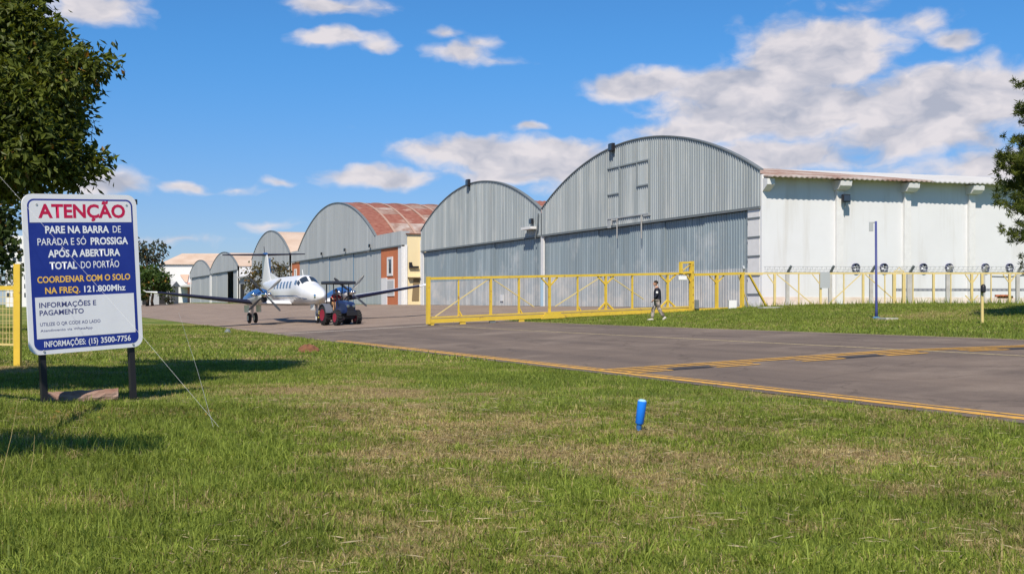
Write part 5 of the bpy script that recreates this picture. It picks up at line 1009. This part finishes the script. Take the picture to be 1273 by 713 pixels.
# pine at the right edge: whorls of needle tufts
pb = Vector((19.5, 40.5, 0)); pb.z = G(pb.x, pb.y) - .2
pt = thing('pine_tree', 'dark green pine leaning into the right edge of the picture', 'tree', pb, 0, None, True)
limb(pt, wiggle(pb, (19.3, 40.4, 10.6), 8, .06, rr), .24, .05, 'trunk', 12)
tips = []
def pine_branch(p0, p1, n):
    limb(pt, wiggle(p0, p1, 4, .06, rr), .05, .012, 'limb', 6)
    for _ in range(n):
        f = rr.uniform(.35, 1.05); q = Vector(p0).lerp(Vector(p1), f); s_ = .42 * (1.15 - .45 * f); tips.append(q + Vector((rr.gauss(0, s_), rr.gauss(0, s_), rr.gauss(.08, s_ * .5)))); tips.append(q + Vector((rr.gauss(0, s_ * .6), rr.gauss(0, s_ * .6), rr.gauss(.1, s_ * .4))))
YP = 40.4
for (px, py, zb, n) in ((1240, 200, 5.4, 46), (1248, 232, 4.9, 40), (1238, 252, 4.7, 22), (1258, 180, 5.7, 42), (1243, 292, 3.6, 16), (1256, 297, 3.5, 14), (1262, 262, 4.4, 34), (1268, 140, 6.8, 26), (1275, 112, 7.6, 30), (1268, 215, 5.2, 40), (1275, 330, 3.0, 10), (1250, 212, 5.2, 30)):
    p1 = at(px, py, YP + rr.uniform(-.6, .6)); pine_branch((19.4, 40.4, zb), p1 + Vector((.28, 0, 0)), n)
for k in range(46):
    z = rr.uniform(3.2, 10); a = rr.uniform(-1.9, 1.9); L = 2.1 * max(.1, 1 - (z - 3) / 8) + .2; pine_branch((19.4, 40.4, z - .3), (19.4 + L * math.cos(a), 40.4 + L * math.sin(a), z + .25), 22)
T = np.array([tuple(t) for t in tips]); per = 44; C = np.repeat(T, per, 0) + rng.normal(size=(len(T) * per, 3)) * .03
D = rand_dir(len(C)) + np.array((0, 0, .35)); D /= np.linalg.norm(D, axis=1, keepdims=True)
V, Fc = leaf_quads(C, D, rng.uniform(.13, .24, len(C)), rng.uniform(.011, .02, len(C)), .1)
tn = np.clip(np.repeat(rng.uniform(0, 1, len(T)), per) * .7 + rng.uniform(0, .3, len(C)), 0, 1)[:, None]
cc = np.array((.03, .05, .012)) * (1 - tn) + np.array((.17, .20, .035)) * tn
np_mesh('needles', V - np.array(pb), Fc, np.repeat(cc, 4, 0), M_LEAF, pt)['kind'] = 'stuff'

# ------------------------------------------------------------------ grass blades
def blades(name, label, X, Y, h, w, three=True, lift=0., lean=1.0):
    n = len(X); s_, d_ = sd(X, Y); Z = Gsd(s_, d_) + np.where((d_ < -.2) & (d_ > -20) & (s_ < 60), (fbm(X, Y, .8, 21, 3) - .5) * .06 * ss(0, 1.2, -d_), 0) - .008
    dr = np.clip(dryness(X, Y) + rng.normal(size=n) * .20, 0, 1)
    a = rng.uniform(0, 2 * np.pi, n); ln = np.abs(rng.normal(.75, .45, n)) * lean * (1 + .9 * dr); H = h * (1 - .45 * dr) * rng.uniform(.5, 1.3, n) * (.55 + .95 * fbm(X, Y, 6.0, 51, 3))
    dx, dy = np.cos(a), np.sin(a); b = rng.uniform(0, 2 * np.pi, n); bx, by = np.cos(b), np.sin(b)
    hh = H / np.sqrt(1 + ln ** 2); out = hh * ln; W = w * rng.uniform(.6, 1.3, n)
    base = np.stack([X, Y, Z], 1); side = np.stack([bx, by, np.zeros(n)], 1) * W[:, None] / 2
    tip = base + np.stack([dx * out, dy * out, hh * (1 - .18 * np.minimum(ln, 1.6))], 1)
    if three:
        mid = base + np.stack([dx * out * .38, dy * out * .38, hh * .62], 1)
        V = np.stack([base - side, base + side, mid + side * .8, mid - side * .8, tip], 1).reshape(-1, 3); k = 5
        o = np.arange(n) * 5; Fc = np.concatenate([np.stack([o, o + 1, o + 2], 1), np.stack([o, o + 2, o + 3], 1), np.stack([o + 3, o + 2, o + 4], 1)])
    else:
        V = np.stack([base - side, base + side, tip], 1).reshape(-1, 3); k = 3; Fc = np.arange(n * 3).reshape(n, 3)
    r1 = rng.uniform(0, 1, n)[:, None]; g_lo, g_hi = np.array((.088, .130, .016)), np.array((.28, .34, .058)); d_lo, d_hi = np.array((.22, .16, .066)), np.array((.52, .43, .20))
    straw = (dr[:, None] + rng.normal(size=(n, 1)) * .16) > .52
    c = np.where(straw, d_lo * (1 - r1) + d_hi * r1, (g_lo * (1 - r1) + g_hi * r1) * (1 - dr[:, None] * .2) + np.array((.05, .03, .0)) * dr[:, None])
    big = (.52 + .55 * fbm(X, Y, .9, 40, 3) + .62 * (fbm(X, Y, 7.0, 44, 3) - .25))[:, None]; c = c * np.clip(big, .45, 1.45)
    o = np_mesh(name, V, Fc, np.repeat(c, k, 0), M_GRASS); o['kind'] = 'stuff'; return tag(o, label, 'grass')
def scatter(y0, y1, dens, margin=1.22, cond=None):
    A = (y1 * y1 - y0 * y0) / 2 * .872 * margin; n = int(A * dens); Y = np.sqrt(rng.uniform(y0 * y0, y1 * y1, n)); X = (rng.uniform(-.5, .5, n) * .872 * margin) * Y
    s_, d_ = sd(X, Y); k = (d_ < .26 - .62 * fbm(X, Y, 2.5, 60, 4)) if cond is None else cond(s_, d_, X, Y); return X[k], Y[k]
lush = lambda X, Y: 1 + .75 * np.exp(-((X + 4.2) / 2.6) ** 2 - ((Y - 10) / 6) ** 2) + .35 * np.exp(-((X + 6) / 2.5) ** 2 - ((Y - 17) / 2.5) ** 2)
X, Y = scatter(5.4, 10, 5200, 1.16); blades('grass', 'patchy green and straw lawn grass nearest the camera', X, Y, .072 * lush(X, Y), .0064)
X, Y = scatter(10, 16.5, 2700, 1.16); blades('grass', 'patchy lawn grass around the blue edge light and the sign', X, Y, .076 * lush(X, Y), .0085, True)
X, Y = scatter(16.5, 29, 900, 1.14); blades('grass', 'lawn grass between the sign and the taxiway edge', X, Y, .085, .014, False)
X, Y = scatter(29, 75, 150, 1.10); blades('grass', 'distant lawn grass along the taxiway towards the airplane', X, Y, .12, .034, False)
X, Y = scatter(24, 67, 230, 1.10, lambda s, d, x, y: (d > 12.05 + .5 * fbm(x, y, 1.5, 61, 3)) & (s < 46.0) & (d < 40)); blades('grass', 'bright green grass bank before the yellow fence and gate', X, Y, .11, .03, False)
X, Y = scatter(7, 11.5, 40, 1.1, lambda s, d, x, y: (d < -1) & (x < -2.2)); blades('tall_grass', 'tall loose grass stalks in the lower left foreground', X, Y, .26, .006, True, 0, .55)
nt = 1500; cy = np.sqrt(rng.uniform(5.6 ** 2, 17 ** 2, nt)); cx = rng.uniform(-.5, .5, nt) * .95 * cy; keep = (dryness(cx, cy) < .5) & (sd(cx, cy)[1] < -.4); cx, cy = cx[keep], cy[keep]
X = np.repeat(cx, 16) + rng.normal(size=len(cx) * 16) * .03; Y = np.repeat(cy, 16) + rng.normal(size=len(cx) * 16) * .03
blades('grass_tufts', 'broad bladed grass tufts standing out of the near lawn', X, Y, .15 * np.repeat(rng.uniform(.6, 1.2, len(cx)), 16), .010, True, 0, 1.1)
nt = 5200; cy = np.sqrt(rng.uniform(5.6 ** 2, 18 ** 2, nt)); cx = rng.uniform(-.5, .5, nt) * .95 * cy; keep = sd(cx, cy)[1] < -.2; cx, cy = cx[keep], cy[keep]; n = len(cx)
C = np.stack([cx, cy, rng.uniform(.015, .05, n)], 1); D = rand_dir(n); D[:, 2] *= .15
V, Fc = leaf_quads(C, D, rng.uniform(.06, .20, n), rng.uniform(.002, .005, n), .1); cl = np.array((.50, .42, .25)) * rng.uniform(.45, 1.1, (n, 1))
o = np_mesh('grass_clippings', V, Fc, np.repeat(cl, 4, 0), M_GRASS); o['kind'] = 'stuff'; tag(o, 'dry straw clippings lying over the near lawn', 'clippings')
# weeds at the foot of the fence, and dry fallen leaves by the sign
X, Y = scatter(61, 67, 60, 1.1, lambda s, d, x, y: (np.abs(y - 65.3 + .3 * np.sin(x * 2)) < .5) & (x > 12.6) & (s < 46)); blades('fence_weeds', 'taller weeds growing along the foot of the yellow fence', X, Y, .40, .05, False, 0, .5)
n = 130; C = np.stack([rng.uniform(-8.5, -3.6, n), rng.uniform(14.2, 16.6, n), np.full(n, .05)], 1); D = rand_dir(n); D[:, 2] *= .25
V, Fc = leaf_quads(C, D, rng.uniform(.06, .11, n), rng.uniform(.012, .025, n)); cl = np.array((.36, .25, .06)) * rng.uniform(.5, 1.1, (n, 1))
o = np_mesh('fallen_leaves', V, Fc, np.repeat(cl, 4, 0), M_LEAF); o['kind'] = 'stuff'; tag(o, 'yellow brown fallen leaves in the grass before the sign', 'leaves')
# single tall dry stems
for i, (pa, pb_, y, lab) in enumerate((((266, 520), (222, 388), 13.6, 'tall thin dry stem rising beside the guy wire'), ((0, 590), (24, 490), 9.6, 'pale dry stalk at the left edge below the sign'), ((37, 600), (43, 540), 9.9, 'short pale stalk in shade below the sign'))):
    a = at(*pa, y); a.z = 0; b = at(*pb_, y); mb = MB(); mb.tube([a, a.lerp(b, .5) + Vector((.012, 0, .01)), b], [.0022, .0016, .0008], 4); one(mb, 'grass_stem', lab, 'stem', M_YELP if i else M_WIRE, a)
